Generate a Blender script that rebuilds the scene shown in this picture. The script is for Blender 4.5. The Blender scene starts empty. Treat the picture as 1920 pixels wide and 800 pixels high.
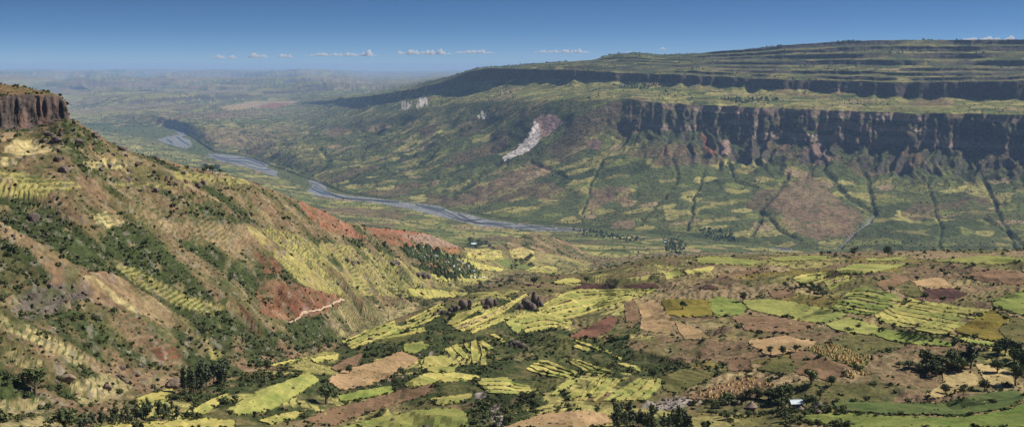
import bpy, math, random
import numpy as np
R = math.radians
rng = np.random.default_rng(7)
random.seed(7)
S = bpy.context.scene
COL = S.collection

# ------------------------------------------------------------------ camera
HC = 720.0                       # eye height above the river
FPX = 2318.0                     # focal length in photo pixels (1920 wide)
PITCH = math.atan((400 - 128) / FPX)
CP, SP = math.cos(PITCH), math.sin(PITCH)
cam = bpy.data.cameras.new('camera')
cam.sensor_width = 36.0
cam.lens = 36.0 * FPX / 1920.0
cam.clip_start = 1.0
cam.clip_end = 400000.0
camo = bpy.data.objects.new('camera', cam)
COL.objects.link(camo)
camo.location = (0, 0, HC)
camo.rotation_euler = (R(90) - PITCH, 0, 0)
S.camera = camo

# ------------------------------------------------------------------ sky, sun, exposure
SUN_EL, SUN_AZ = R(44), R(82)    # azimuth clockwise from the view direction
w = bpy.data.worlds.new('World')
S.world = w
w.use_nodes = True
wn, wl = w.node_tree.nodes, w.node_tree.links
wn.clear()
wo = wn.new('ShaderNodeOutputWorld')
wb = wn.new('ShaderNodeBackground')
wb.inputs['Strength'].default_value = 0.078
sky = wn.new('ShaderNodeTexSky')
sky.sky_type = 'NISHITA'
sky.sun_disc = False
sky.sun_elevation = SUN_EL
sky.sun_rotation = SUN_AZ
sky.altitude = 2600
sky.air_density = 1.0
sky.dust_density = 0.15
sky.ozone_density = 3.0
# the air is very clear above the haze layer: the deep blue comes down close to the horizon
tc = wn.new('ShaderNodeTexCoord')
sx = wn.new('ShaderNodeSeparateXYZ')
ma = wn.new('ShaderNodeMath'); ma.operation = 'MULTIPLY_ADD'
ma.inputs[1].default_value = 4.6
ma.inputs[2].default_value = 0.03
cx = wn.new('ShaderNodeCombineXYZ')
nv = wn.new('ShaderNodeVectorMath'); nv.operation = 'NORMALIZE'
wl.new(tc.outputs['Generated'], sx.inputs[0])
wl.new(sx.outputs['X'], cx.inputs['X']); wl.new(sx.outputs['Y'], cx.inputs['Y'])
wl.new(sx.outputs['Z'], ma.inputs[0]); wl.new(ma.outputs[0], cx.inputs['Z'])
wl.new(cx.outputs[0], nv.inputs[0]); wl.new(nv.outputs[0], sky.inputs['Vector'])
hs = wn.new('ShaderNodeHueSaturation')
hs.inputs['Saturation'].default_value = 1.2
hs.inputs['Value'].default_value = 0.9
wl.new(sky.outputs[0], hs.inputs['Color'])
wl.new(hs.outputs[0], wb.inputs['Color'])
wl.new(wb.outputs[0], wo.inputs['Surface'])

sl = bpy.data.lights.new('sun', 'SUN')
sl.energy = 5.0
sl.angle = R(0.5)
sl.color = (1.0, 0.95, 0.86)
so = bpy.data.objects.new('sun', sl)
COL.objects.link(so)
so.location = (3000, 2000, 4000)
so.rotation_euler = (R(90) - SUN_EL, 0, -SUN_AZ + math.pi)
# sun lamp shines along its local -Z: tilt it so that it comes from (sin az, cos az)
import mathutils
_d = mathutils.Vector((-math.sin(SUN_AZ) * math.cos(SUN_EL), -math.cos(SUN_AZ) * math.cos(SUN_EL), -math.sin(SUN_EL)))
so.rotation_euler = _d.to_track_quat('-Z', 'Y').to_euler()

S.view_settings.view_transform = 'Standard'
S.view_settings.look = 'None'
S.view_settings.gamma = 1.0
S.view_settings.exposure = 0.36
S.render.engine = 'CYCLES'
S.cycles.use_denoising = True
S.cycles.max_bounces = 4
S.cycles.diffuse_bounces = 2
S.cycles.glossy_bounces = 2
S.cycles.transparent_max_bounces = 8
S.cycles.volume_bounces = 1
S.cycles.use_adaptive_sampling = False

# ------------------------------------------------------------------ noise
_tr = np.random.default_rng(99)
_TA = _tr.random(65536 * 4, dtype=np.float32) * 2 * np.pi
_GX = np.cos(_TA); _GY = np.sin(_TA)
_VA = _tr.random(65536 * 4, dtype=np.float32); _VB = _tr.random(65536 * 4, dtype=np.float32)
_VC = _tr.random(65536 * 4, dtype=np.float32); _VD = _tr.random(65536 * 4, dtype=np.float32)
def _cell(ix, iy, seed):
    return ((ix * 57 + iy * 7919 + seed * 1013 + (ix * iy) * 31) & 0x3ffff)

def perlin(x, y, seed=0):
    x = np.asarray(x, np.float32); y = np.asarray(y, np.float32)
    x, y = np.broadcast_arrays(x, y)
    x0 = np.floor(x); y0 = np.floor(y)
    fx = x - x0; fy = y - y0
    ix = x0.astype(np.int32); iy = y0.astype(np.int32)
    ux = fx * fx * fx * (fx * (fx * 6 - 15) + 10)
    uy = fy * fy * fy * (fy * (fy * 6 - 15) + 10)
    def g(dx, dy):
        k = _cell(ix + dx, iy + dy, seed)
        return _GX[k] * (fx - dx) + _GY[k] * (fy - dy)
    a = g(0, 0); b = g(1, 0); a += (b - a) * ux
    c = g(0, 1); d = g(1, 1); c += (d - c) * ux
    return (a + (c - a) * uy) * np.float32(1.5)

def fbm(x, y, octv=4, seed=0, gain=0.5):
    s = 0; a = 1.0; t = 0
    for o in range(octv):
        s = s + a * perlin(x, y, seed + o * 17); t += a
        x = x * 2.03 + 5.1; y = y * 2.03 + 1.7; a *= gain
    return s / t * 1.4

def ridged(x, y, octv=4, seed=0):
    s = 0; a = 1.0; t = 0
    for o in range(octv):
        s = s + a * (1 - np.abs(perlin(x, y, seed + o * 31)) * 1.6); t += a
        x = x * 2.1 + 3.3; y = y * 2.1 + 7.7; a *= 0.5
    return s / t

def voronoi(x, y, seed=0, jit=0.85):
    """cell id hash (0..1), second hash, distance to the border (0 at the border)"""
    x = x.astype(np.float32); y = y.astype(np.float32)
    x0 = np.floor(x); y0 = np.floor(y); ix = x0.astype(np.int32); iy = y0.astype(np.int32)
    d1 = np.full(x.shape, 9.0, np.float32); d2 = d1.copy(); kk = np.zeros(x.shape, np.int32)
    for dx in (-1, 0, 1):
        for dy in (-1, 0, 1):
            k = _cell(ix + dx, iy + dy, seed)
            d = np.hypot(x0 + (dx + .5 - jit / 2) + _VA[k] * jit - x, y0 + (dy + .5 - jit / 2) + _VB[k] * jit - y)
            m = d < d1
            d2 = np.where(m, d1, np.minimum(d2, d)); kk = np.where(m, k, kk); d1 = np.where(m, d, d1)
    return _VC[kk], _VD[kk], d2 - d1

def sstep(a, b, x):
    t = np.clip((x - a) / (b - a), 0, 1)
    return t * t * (3 - 2 * t)

def ray(px, py):
    """photo pixel -> azimuth and slope (rise per metre of ground distance)"""
    px = np.asarray(px, float); py = np.asarray(py, float)
    xr = (px - 960) / FPX; yu = (400 - py) / FPX
    fy = CP + yu * SP; fz = -SP + yu * CP
    return np.arctan2(xr, fy), fz / np.hypot(xr, fy)

def project(x, y, z):
    zz = z - HC
    f = y * CP - zz * SP
    u = y * SP + zz * CP
    f = np.maximum(f, 1e-3)
    return 960 + FPX * x / f, 400 - FPX * u / f
# ------------------------------------------------------------------ the land: lines read off the photograph, each point (px, py, metres away)
KF = {}
KF['F1'] = [(-300,900,330),(0,860,400),(250,815,530),(400,805,550),(550,805,560),(850,805,560),(1150,805,540),(1500,805,520),(1920,805,500),(2250,805,480)]
KF['F1b'] = [(-300,885,345),(0,845,420),(250,785,555),(400,757,600),(500,742,640),(640,700,730),(740,680,780),(1000,680,800),(1250,650,830),(1500,620,870),(1920,620,860),(2250,620,850)]
KF['Fe'] = [(-300,870,360),(0,830,440),(250,762,575),(400,722,650),(500,692,735),(640,647,860),(740,594,1010),(850,560,1120),(1000,520,1320),(1100,508,1420),(1220,482,1520),(1300,479,1550),(1500,475,1550),(1700,471,1500),(1920,467,1450),(2250,462,1400)]
KF['Ft'] = [(-300,868,366),(0,829,447),(250,762,588),(400,722,668),(500,696,765),(640,660,940),(740,625,1150),(850,605,1400),(1000,580,1750),(1100,585,1900),(1220,600,2100),(1300,610,2200),(1500,640,2300),(1920,640,2200),(2250,640,2200)]
KF['Ff'] = [(-300,850,385),(0,800,475),(250,745,620),(400,710,700),(500,680,795),(640,640,980),(740,590,1300),(850,556,1750),(1000,516,2400),(1100,505,2900),(1220,490,3500),(1300,487,3900),(1500,482,4300),(1920,476,4500),(2250,472,4500)]
KF['Fm'] = [(-300,480,640),(0,480,700),(250,470,830),(400,480,930),(550,500,1050),(640,525,1180),(740,535,1500),(850,520,1980),(950,500,2750),(1000,495,2880),(1050,497,2950),(1100,492,3100),(1220,480,3750),(1300,478,4100),(1500,477,4450),(1920,471,4600),(2250,467,4600)]
KF['Fr'] = [(-300,238,1020),(0,240,1050),(60,238,1055),(130,222,1060),(165,240,1080),(200,264,1100),(250,287,1120),(300,298,1150),(350,312,1180),(400,322,1210),(450,335,1260),(500,352,1330),(550,372,1400),(600,395,1480),(650,418,1580),(700,428,1750),(750,431,1950),(800,438,2150),(860,463,2350),(900,468,2700),(950,455,3000),(1000,436,3200),(1050,447,3300),(1110,480,3350),(1160,484,3500),(1220,474,3900),(1300,474,4250),(1500,474,4550),(1920,468,4680),(2250,464,4680)]
KF['Fc'] = [(-300,176,1062),(0,180,1066),(60,177,1068),(112,181,1070),(123,192,1070),(129,214,1066)]
KF['Fmt'] = [(-300,150,1180),(0,157,1200),(30,160,1190),(80,171,1150),(112,179.5,1100),(124,192,1076),(130,217,1069)]
KF['Fh'] = [(-300,300,1700),(0,320,1700),(130,330,1700),(250,370,1900),(400,400,2200),(550,450,2500),(700,480,2700),(860,490,3000),(950,500,3400),(1000,480,3600),(1110,495,3700),(1220,480,4100),(1300,477,4400),(1500,475,4650),(1920,470,4750),(2250,466,4750)]
KF['Fv'] = [(-300,252,12300),(0,250,12500),(130,246,12700),(250,302,9000),(400,332,7500),(550,387,5900),(700,442,4700),(860,472,4200),(1000,460,4300),(1110,470,4300),(1220,466,4500),(1300,466,4550),(1500,474,4720),(1920,472,4790),(2250,469,4790)]
RIV1 = [(-300,240),(0,240),(150,240),(290,262),(330,280),(400,297),(450,308),(515,329),(560,346),(600,366),(700,379),(760,388),(830,405),(900,421),(980,430),(1060,432.5),(1150,437),(1300,452),(1500,470),(1700,474),(1920,473),(2250,470)]
RIV2 = [(-300,234),(0,234),(150,234),(290,240),(330,241),(365,262),(400,288),(450,292),(515,315),(560,331),(600,345),(640,362),(700,371.5),(760,377),(830,388),(900,405),(980,419),(1060,425.5),(1150,431),(1300,446),(1500,466),(1700,472),(1920,471),(2250,468)]
KF['B'] = [(-300,215,20000),(0,212,20000),(150,210,20000),(290,215,16500),(330,222,15500),(400,240,13000),(480,262,11200),(550,285,9300),(700,300,8100),(850,305,7350),(1000,305,6850),(1150,288,6650),(1300,292,6500),(1500,312,6350),(1700,325,6250),(1920,335,6150),(2250,335,6050)]
KF['C'] = [(-300,190,26000),(0,190,26000),(150,188,26000),(290,195,21000),(400,205,17500),(480,215,15500),(550,228,13500),(700,228,10300),(780,205,9500),(850,195,9000),(920,190,8400),(1000,190,7800),(1100,188,7350),(1150,184,7200),(1220,190,7000),(1300,196,6880),(1500,205,6720),(1700,212,6600),(1920,215,6500),(2250,215,6400)]
KF['D'] = [(-300,172,32000),(0,172,32000),(150,172,32000),(290,175,28000),(400,183,23500),(480,188,21500),(550,190,19500),(620,190,16000),(700,190,12300),(780,178,11000),(850,160,10000),(920,150,9300),(1000,148,8800),(1100,150,8300),(1150,152,8150),(1300,158,7800),(1480,168,7500),(1700,182,7300),(1920,187,7200),(2250,187,7100)]
KF['E'] = [(-300,168,33000),(0,168,33000),(150,168,33000),(290,172,29500),(400,180,24500),(480,185,22500),(550,187,20000),(620,182,16400),(700,179,12500),(780,166,11150),(850,148,10080),(885,133,9700),(920,128,9340),(1000,130,8830),(1100,133,8330),(1150,136,8180),(1300,142,7830),(1480,150,7530),(1700,155,7340),(1920,152,7240),(2250,150,7140)]
KF['G1'] = [(-300,160,35000),(0,160,35000),(400,168,29000),(550,178,24000),(620,178,18000),(700,177,13500),(780,163,12000),(850,143,10600),(885,130,10100),(920,126,9850),(1000,123,9450),(1100,118,9000),(1150,118,8850),(1300,122,8500),(1500,125,8200),(1700,128,8050),(1920,128,7950),(2250,127,7850)]
KF['G'] = [(-300,151,48000),(0,151,48000),(400,157,40000),(540,158,34000),(620,170,24000),(700,173,20000),(780,160,16000),(850,144,12500),(885,131,11200),(920,125.5,10500),(1000,121,10000),(1060,116,9700),(1118,112,9500),(1135,104.5,9350),(1160,100.5,9300),(1200,99,9250),(1240,103,9250),(1300,101,9200),(1350,96,9150),(1430,90,9100),(1450,86.5,9100),(1560,79,9050),(1650,75.5,9000),(1920,74,8900),(2250,72,8800)]
KF['H'] = [(-300,142,70000),(0,141,70000),(300,141,68000),(430,143,62000),(520,147,52000),(545,146,48000),(560,144,47000),(640,145,46000),(700,148,45000),(760,146,44000),(820,142,43000),(870,140,42000),(920,140,42000),(1000,135,40000),(1300,128,24000),(1920,124,20000),(2250,124,20000)]
KF['I'] = [(-300,136.5,110000),(0,136,110000),(300,136,108000),(500,136,104000),(640,135,98000),(760,133,92000),(870,132,88000),(1000,133,80000),(1500,129,32000),(2250,129,32000)]

NA = 880
AZ0, AZ1 = float(ray(-230, 350)[0]), float(ray(2150, 350)[0])
AZ = np.linspace(AZ0, AZ1, NA)
PXC = 960 + FPX * np.tan(AZ) * (CP + 50 / FPX * SP)       # column's pixel near mid height, for steering only

def smooth(a, s):
    if s <= 0: return a
    r = int(3 * s) + 1
    k = np.exp(-0.5 * (np.arange(-r, r + 1) / s) ** 2); k /= k.sum()
    return np.convolve(np.pad(a, r, mode='edge'), k, mode='valid')

def line(pts, sm=5.0):
    p = np.array(pts, float)
    a, t = ray(p[:, 0], p[:, 1])
    d = np.interp(AZ, a, np.log(p[:, 2]))
    t = np.interp(AZ, a, t)
    d = np.exp(smooth(d, sm)); t = smooth(t, sm)
    return d, t * d                                           # distance, height relative to the eye

L = {}
L['P0'] = (np.full(NA, 4.0), np.full(NA, -4.0))
L['P1'] = (np.full(NA, 180.0), np.full(NA, -85.0))
for k in ('F1', 'F1b', 'Ft', 'Ff', 'Fm', 'Fh', 'Fv', 'B', 'C', 'D', 'I'):
    L[k] = line(KF[k], 6)
L['Fe'] = line(KF['Fe'], 5)
for k in ('Fr', 'E', 'G1', 'G', 'H'):
    L[k] = line(KF[k], 2.2)
ctop = line(KF['Fc'], .7); mtop = line(KF['Fmt'], .7)
amesa = ray(129.5, 215)[0]
isM = AZ < amesa
rd, rz = L['Fr']
L['Fc'] = (np.where(isM, ctop[0], rd + 6), np.where(isM, ctop[1], rz - .3))
L['Fmt'] = (np.where(isM, mtop[0], rd + 14), np.where(isM, mtop[1], rz - 2.5))
def river_line(pts, dz):
    p = np.array(pts, float)
    a, t = ray(p[:, 0], p[:, 1])
    d = np.exp(smooth(np.interp(AZ, a, np.log((-HC + dz) / t)), 4))
    return d, np.full(NA, -HC + dz)
L['A1'] = river_line(RIV1, 1.5)
L['A2'] = river_line(RIV2, 1.5)
wob = fbm(AZ * 60, AZ * 0 + .3, 3, 5)
L['A3'] = (L['A2'][0] * 1.013, -HC + np.interp(PXC, [0, 300, 900, 1300, 2000], [6, 14, 8, 14, 14]))

# spurs and re-entrants of the great escarpment, ridge line wobble
esc = sstep(1040, 1340, PXC)
sp = 1 - 2 * np.abs(((AZ * 34 + .7 * fbm(AZ * 18, AZ * 0, 2, 3)) % 1) - .5) * 1.0
sp2 = np.abs(perlin(AZ * 90, AZ * 0 + 2.2, 12)) * 2
d, z = L['B']
dd = 40 * fbm(AZ * 22, AZ * 0 + 4, 2, 21) * d / 7000
L['B'] = (d + dd, z)
d, z = L['C']
L['C'] = (d + ((30 + 65 * esc) * fbm(AZ * 30, AZ * 0 + 6, 5, 31) - 20 * esc * (sp - .5)) * d / 6500, z + 7 * fbm(AZ * 40, AZ * 0 + 8, 3, 41))
cw = (130 * fbm(AZ * 22, AZ * 0 + 16, 4, 51) + 60 * np.abs(perlin(AZ * 60, AZ * 0 + 5, 53)))
for k in ('D', 'E'):
    d, z = L[k]
    L[k] = (d + cw * d / 7000, z + (5 * fbm(AZ * 60, AZ * 0 + 17, 3, 61) if k == 'E' else 0))
d, z = L['G']
L['G'] = (d, z + 3.5 * fbm(AZ * 90, AZ * 0 + 3, 4, 71) * np.clip(d / 9000, 1, 3))
d, z = L['H']
L['H'] = (d, z + 45 * fbm(AZ * 25, AZ * 0 + 3, 4, 72) * (PXC < 900))
d, z = L['I']
L['I'] = (d, z + 45 * fbm(AZ * 30, AZ * 0 + 13, 4, 73))

ORDER = ['P0','P1','F1','F1b','Fe','Ft','Ff','Fm','Fr','Fc','Fmt','Fh','Fv','A1','A2','A3','B','C','D','E','G1','G','H','I']
ROWS = [8,14,95,115,10,14,160,135,30,14,16,16,50,26,14,72,84,38,26,28,44,22,16]
K = {k: i for i, k in enumerate(ORDER)}
DK = np.array([L[k][0] for k in ORDER]); ZK = np.array([L[k][1] for k in ORDER])
for i in range(1, len(ORDER)):
    DK[i] = np.maximum(DK[i], DK[i - 1] + 1.5)
h = np.diff(DK, axis=0); dl = np.diff(ZK, axis=0) / h
M = np.zeros_like(ZK)
same = (dl[:-1] * dl[1:]) > 0
w1 = 2 * h[1:] + h[:-1]; w2 = h[1:] + 2 * h[:-1]
with np.errstate(divide='ignore', invalid='ignore'):
    M[1:-1] = np.where(same, (w1 + w2) / (w1 / dl[:-1] + w2 / dl[1:]), 0)
M = np.nan_to_num(M); M[0] = dl[0]; M[-1] = dl[-1]; M[K['Fr']] = 0; M[K['Fc']] = 0

def steps(p, n, run=.93, lowt=.22):
    """row parameter -> (ground fraction, height fraction) of n treads and cliffs; half of the rows lie on the cliffs"""
    x = min(p * n, n - 1e-9); i = math.floor(x); f = x - i
    if f < .5: s_, t_ = run * f * 2, lowt * f * 2
    else: s_, t_ = run + (1 - run) * (f - .5) * 2, lowt + (1 - lowt) * (f - .5) * 2
    return (i + s_) / n, (i + t_) / n

Dr, Zr, Tr = [], [], []                                        # rows of distance, height, feature parameter
CLIFF = []                                                     # 1 on rows of the small cliffs
for k, n in enumerate(ROWS):
    last = k == len(ROWS) - 1
    for j in range(n + (1 if last else 0)):
        p = j / n
        s = np.full(NA, p); t = np.full(NA, p); cf = np.zeros(NA)
        name = ORDER[k]
        if name == 'B':                                        # talus below, two banded cliffs above
            if p < .42: a_, b_ = p / .42 * .60, p / .42 * .36
            else:
                u_, v_ = steps((p - .42) / .58, 3, .50, .36); a_, b_ = .60 + .40 * u_, .36 + .64 * v_
                band = math.floor((p - .42) / .58 * 3)
                onb = sstep(-.45, .0, fbm(AZ * 15 + band * 9.1, AZ * 0 + band * 2.3, 3, 86))
                cf = esc * onb * (((p - .42) / .58 * 3) % 1 > .5)
                lin_s, lin_t = .60 + .40 * (p - .42) / .58, .36 + .64 * (p - .42) / .58
                a_ = onb * a_ + (1 - onb) * lin_s; b_ = onb * b_ + (1 - onb) * lin_t
            s = esc * a_ + (1 - esc) * p; t = esc * b_ + (1 - esc) * p
        if name == 'G1' or name == 'E':
            n_ = 3 if name == 'E' else 4
            a_, b_ = steps(p, n_, .84, .28)
            band = math.floor(p * n_) + (0 if name == 'E' else 10)
            on = sstep(-.40, .08, fbm(AZ * 12 + band * 7.7, AZ * 0 + band * 3.1, 3, 82)) * esc
            s = on * a_ + (1 - on) * p; t = on * b_ + (1 - on) * p
            cf = on * ((p * n_) % 1 > .5)
            s = s + .42 / n_ * fbm(AZ * 16, AZ * 0 + p * n_ * .8 + (3 if name == 'E' else 40), 4, 84) * math.sin(math.pi * p) ** .5
        dcol = DK[k] + h[k] * s
        lin_ = ZK[k] + (ZK[k + 1] - ZK[k]) * t
        H = h[k]
        z = ZK[k] * (2 * t**3 - 3 * t**2 + 1) + ZK[k + 1] * (-2 * t**3 + 3 * t**2) + M[k] * H * (t**3 - 2 * t**2 + t) + M[k + 1] * H * (t**3 - t**2)
        if name in ('B', 'E', 'G1'): z = esc * lin_ + (1 - esc) * z
        Dr.append(dcol); Zr.append(z); Tr.append(k + p); CLIFF.append(cf)
CLIFF = np.array(CLIFF)
D = np.array(Dr); Z = np.array(Zr); T = np.repeat(np.array(Tr)[:, None], NA, 1)
NR = D.shape[0]
AZG = np.repeat(AZ[None], NR, 0)
PXG = np.repeat(PXC[None], NR, 0)
X = D * np.sin(AZG); Y = D * np.cos(AZG)

# relief: amplitude in metres at each line, finer near, coarser far
amp = np.array([0, 2, 5, 7.5, 2.2, 3, 2, 4, .8, .3, .6, 4, 3, 0, 0, 4, 6, 3, 5, 2, 5, 1.0, 12, 6.])
AMP = np.interp(T, np.arange(len(amp)), amp)
wl_ = np.array([60, 60, 110, 150, 150, 150, 120, 130, 120, 90, 90, 250, 400, 400, 300, 330, 330, 420, 500, 400, 500, 500, 2500, 2500.])
WL = np.exp(np.interp(T, np.arange(len(wl_)), np.log(wl_)))
Z = Z + AMP * fbm(X / WL, Y / WL, 5, 101)
onhill = sstep(K['Ff'], K['Ff'] + .25, T) * (1 - sstep(K['Fr'] - .15, K['Fr'], T)) * (PXG < 900)
U = X * .8 + Y * .6; V = -X * .6 + Y * .8
gully = ridged(V / 90 + .25 * fbm(X / 60, Y / 60, 2, 7), U / 330, 4, 111)
Z = Z - onhill * (1 - gully) * 22 + onhill * 5
farslope = sstep(K['A3'], K['A3'] + .2, T) * (1 - sstep(K['C'] - .25, K['C'], T))
wrp = fbm(X / 420, Y / 420, 3, 9)
fg = ridged((X * .8 + Y * .6) / 300 + .5 * wrp, (-X * .6 + Y * .8) / 420 + .4 * wrp, 4, 121)
fgs = ridged(AZG * 58 + .75 * wrp + .3 * fbm(X / 130, Y / 130, 2, 122), np.log(D) * 14 + .4 * wrp, 4, 125)
upz = sstep(K['B'] - .25, K['B'] + .15, T) * (1 - .65 * sstep(K['B'] + .40, K['B'] + .55, T)) * esc[None]
Z = Z - farslope * (1 - fg) * (13 + 17 * sstep(1100, 700, PXG)) * np.clip(D / 6500, .8, 1.6) + farslope * 6
Z = Z - farslope * upz * ((1 - fgs) * 66 - 22)
Z = Z + farslope * (1 - upz) * 10 * fbm(X / 150, Y / 150, 4, 127)
farp = sstep(760, 560, PXG) * sstep(K['B'] + .3, K['C'], T)
fm_ = fbm(X / 5200, Y / 5200, 4, 129)
Z = Z + farp * (95 * sstep(.02, .14, fm_) + 45 * sstep(.22, .3, fm_) - 70 * sstep(-.1, -.3, fm_)) * np.clip(D / 26000, .5, 2.0)
fold = sstep(K['F1'] - .2, K['F1'] + .3, T) * (1 - sstep(K['Fe'] - .35, K['Fe'] - .02, T)) * sstep(520, 760, PXG)
Z = Z - fold * (1 - ridged(X / 170 + .3 * fbm(X / 90, Y / 90, 2, 133), Y / 230, 3, 135)) * 15 + fold * 5
valley = sstep(K['Fv'], K['Fv'] + .3, T) * (1 - sstep(K['A1'] - .2, K['A1'], T))
Z = Z + valley * 14 * fbm(X / 220, Y / 220, 4, 131)
# columnar fluting of cliffs: push rows of the cliff faces in and out
cl = ((T > K['Fr']) & (T < K['Fc'])) * isM[None]
flute = fbm(AZG * 330, Z / 26, 4, 141) + 1.6 * fbm(AZG * 75, Z / 60, 2, 143)
D = D + cl * (flute * 3.6 * np.sin(np.pi * np.clip(T - K['Fr'], 0, 1)) ** .5)
clE = sstep(K['D'] + .05, K['D'] + .4, T) * (1 - sstep(K['E'] - .2, K['E'], T))
D = D + clE * 22 * fbm(AZG * 330, Z / 60, 3, 151)
clC = sstep(K['B'] + .38, K['B'] + .5, T) * (1 - sstep(K['C'] - .1, K['C'], T)) * esc[None]
D = D + clC * (30 * fbm(AZG * 190, Z / 90, 4, 161) + 16 * fbm(AZG * 520, Z / 40, 3, 163))
D = D + CLIFF * (T > K['E']) * 14 * fbm(AZG * 260, Z / 60, 3, 165)
D = np.maximum.accumulate(D, 0) + np.arange(NR)[:, None] * 1e-3
X = D * np.sin(AZG); Y = D * np.cos(AZG)

# hand-built terraces on the hillside and the near plateau
tz = sstep(K['F1'] - .3, K['F1'] + .2, T) * (1 - sstep(K['Fr'] - .06, K['Fr'], T)) * np.maximum(T < K['Ft'], sstep(-.6, -.05, fbm(X / 100, Y / 100, 3, 169)))
STEP = np.where(T < K['Ft'], 1.7, 3.0) * np.where(D > 1700, 1.5, 1) * (1 + .3 * fbm(X / 400, Y / 400, 2, 167))
zz = Z + 1.5 * fbm(X / 80, Y / 80, 4, 171)
ph = zz / STEP; fr = ph - np.floor(ph)
riser = sstep(.62, .75, fr) * (1 - sstep(.93, 1.0, fr))
Z = Z + tz * .75 * STEP * (sstep(.66, 1.0, fr) - fr)
_px, _py = project(X, Y, Z + HC)
ob = np.exp(-((_px - 95) / 75) ** 2 - ((_py - 562 + .22 * (_px - 95)) / 30) ** 2) * (T > K['Ft']) * (T < K['Fr'])
p6 = (Z + 1.2 * fbm(X / 14, Y / 14, 3, 173)) / 5.5; f6 = p6 - np.floor(p6)
Z = Z + sstep(.25, .6, ob) * 5.5 * .95 * (sstep(.82, 1.0, f6) - f6)
Z = Z + HC
PX, PY = project(X, Y, Z)
TAN = (Z - HC) / D
RUN = np.maximum.accumulate(TAN, 0)
VIS = TAN >= RUN - 3e-4

def col_at(c, d):
    return np.interp(d, D[:, c], Z[:, c])

def ground(x, y):
    """height of the land at x, y (arrays)"""
    x = np.atleast_1d(np.asarray(x, float)); y = np.atleast_1d(np.asarray(y, float))
    a = (np.arctan2(x, y) - AZ0) / (AZ1 - AZ0) * (NA - 1)
    a = np.clip(a, 0, NA - 1.001); i = a.astype(int); f = a - i
    d = np.hypot(x, y)
    z0 = np.array([col_at(c, q) for c, q in zip(i, d)]); z1 = np.array([col_at(c + 1, q) for c, q in zip(i, d)])
    return z0 * (1 - f) + z1 * f

def land(px, py):
    """photo pixel -> the point of the land it shows"""
    a, t = ray(px, py)
    i = int(round(float((a - AZ0) / (AZ1 - AZ0) * (NA - 1)))); i = min(max(i, 0), NA - 1)
    r = int(np.searchsorted(RUN[:, i], float(t)))
    r = min(max(r, 1), NR - 1)
    t0, t1 = RUN[r - 1, i], TAN[r, i]
    f = 0.5 if t1 == t0 else min(max((float(t) - t0) / (t1 - t0), 0), 1)
    d = D[r - 1, i] + f * (D[r, i] - D[r - 1, i]) if TAN[r - 1, i] >= RUN[r - 1, i] - 1e-9 else D[r, i]
    return d * math.sin(a), d * math.cos(a), float(d)
# ------------------------------------------------------------------ what covers the land (albedo, scrub density)
def lin(r, g, b):
    return np.array([r, g, b], float)
C_GRASS = lin(.098, .114, .038); C_OLIVE = lin(.115, .105, .036); C_SCRUB = lin(.039, .050, .016)
C_BROWN = lin(.175, .112, .064); C_TAN = lin(.33, .235, .125); C_STRAW = lin(.44, .355, .165)
C_CROP = lin(.37, .318, .105); C_LIME = lin(.27, .28, .075); C_RED = lin(.28, .115, .068); C_PLUM = lin(.105, .052, .040)
C_ROCK = lin(.098, .078, .066); C_PALE = lin(.78, .66, .56); C_PINK = lin(.40, .25, .20); C_GREY = lin(.20, .20, .205)

# slope of the land, from the grid itself
dzr = np.gradient(Z, axis=0) / np.maximum(np.gradient(D, axis=0), .05)
dza = np.gradient(Z, axis=1) / np.maximum(D * (AZ[1] - AZ[0]), .05)
SLOPE = np.hypot(dzr, dza)

wx = 6 * fbm(X / 30, Y / 30, 3, 201); wy = 6 * fbm(X / 30, Y / 30, 3, 202)
n1 = fbm(X / 55, Y / 55, 4, 211); n2 = fbm(X / 16, Y / 16, 3, 212); n3 = fbm(X / 420, Y / 420, 4, 213); nf = fbm(X / 6, Y / 6, 2, 214)
nbig = fbm(X / 1500, Y / 1500, 3, 215)

def poly_mask(pts, jit=3.0):
    p = np.array(pts, float)
    x0, x1 = p[:, 0].min() - 6, p[:, 0].max() + 6; y0, y1 = p[:, 1].min() - 6, p[:, 1].max() + 6
    idx = np.nonzero((PX > x0) & (PX < x1) & (PY > y0) & (PY < y1) & VIS)
    qx = PX[idx] + jit * n1[idx] * 1.5 + jit * .7 * n2[idx]; qy = PY[idx] + .6 * jit * n2[idx] + .5 * jit * n1[idx]
    ins = np.zeros(qx.shape, bool)
    for (ax, ay), (bx, by) in zip(p, np.roll(p, -1, 0)):
        if ay == by: continue
        c = ((ay > qy) != (by > qy)) & (qx < (bx - ax) * (qy - ay) / (by - ay) + ax)
        ins ^= c
    m = np.zeros(PX.shape, np.float32)
    m[idx] = ins
    return m

def line_mask(pts, wpx):
    p = np.array(pts, float)
    m = np.zeros(PX.shape, np.float32)
    x0, x1 = p[:, 0].min() - wpx - 4, p[:, 0].max() + wpx + 4; y0, y1 = p[:, 1].min() - wpx - 4, p[:, 1].max() + wpx + 4
    idx = np.nonzero((PX > x0) & (PX < x1) & (PY > y0) & (PY < y1) & VIS)
    qx = PX[idx] + 2.5 * n1[idx] + 9 * n3[idx]; qy = PY[idx] + 2 * n1[idx] + 3 * n3[idx]
    best = np.full(qx.shape, 1e9)
    for (ax, ay), (bx, by) in zip(p[:-1], p[1:]):
        l2 = (bx - ax) ** 2 + (by - ay) ** 2
        t = np.clip(((qx - ax) * (bx - ax) + (qy - ay) * (by - ay)) / l2, 0, 1)
        best = np.minimum(best, np.hypot(qx - ax - t * (bx - ax), qy - ay - t * (by - ay)))
    m[idx] = sstep(wpx, wpx * .4, best)
    return m

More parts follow.
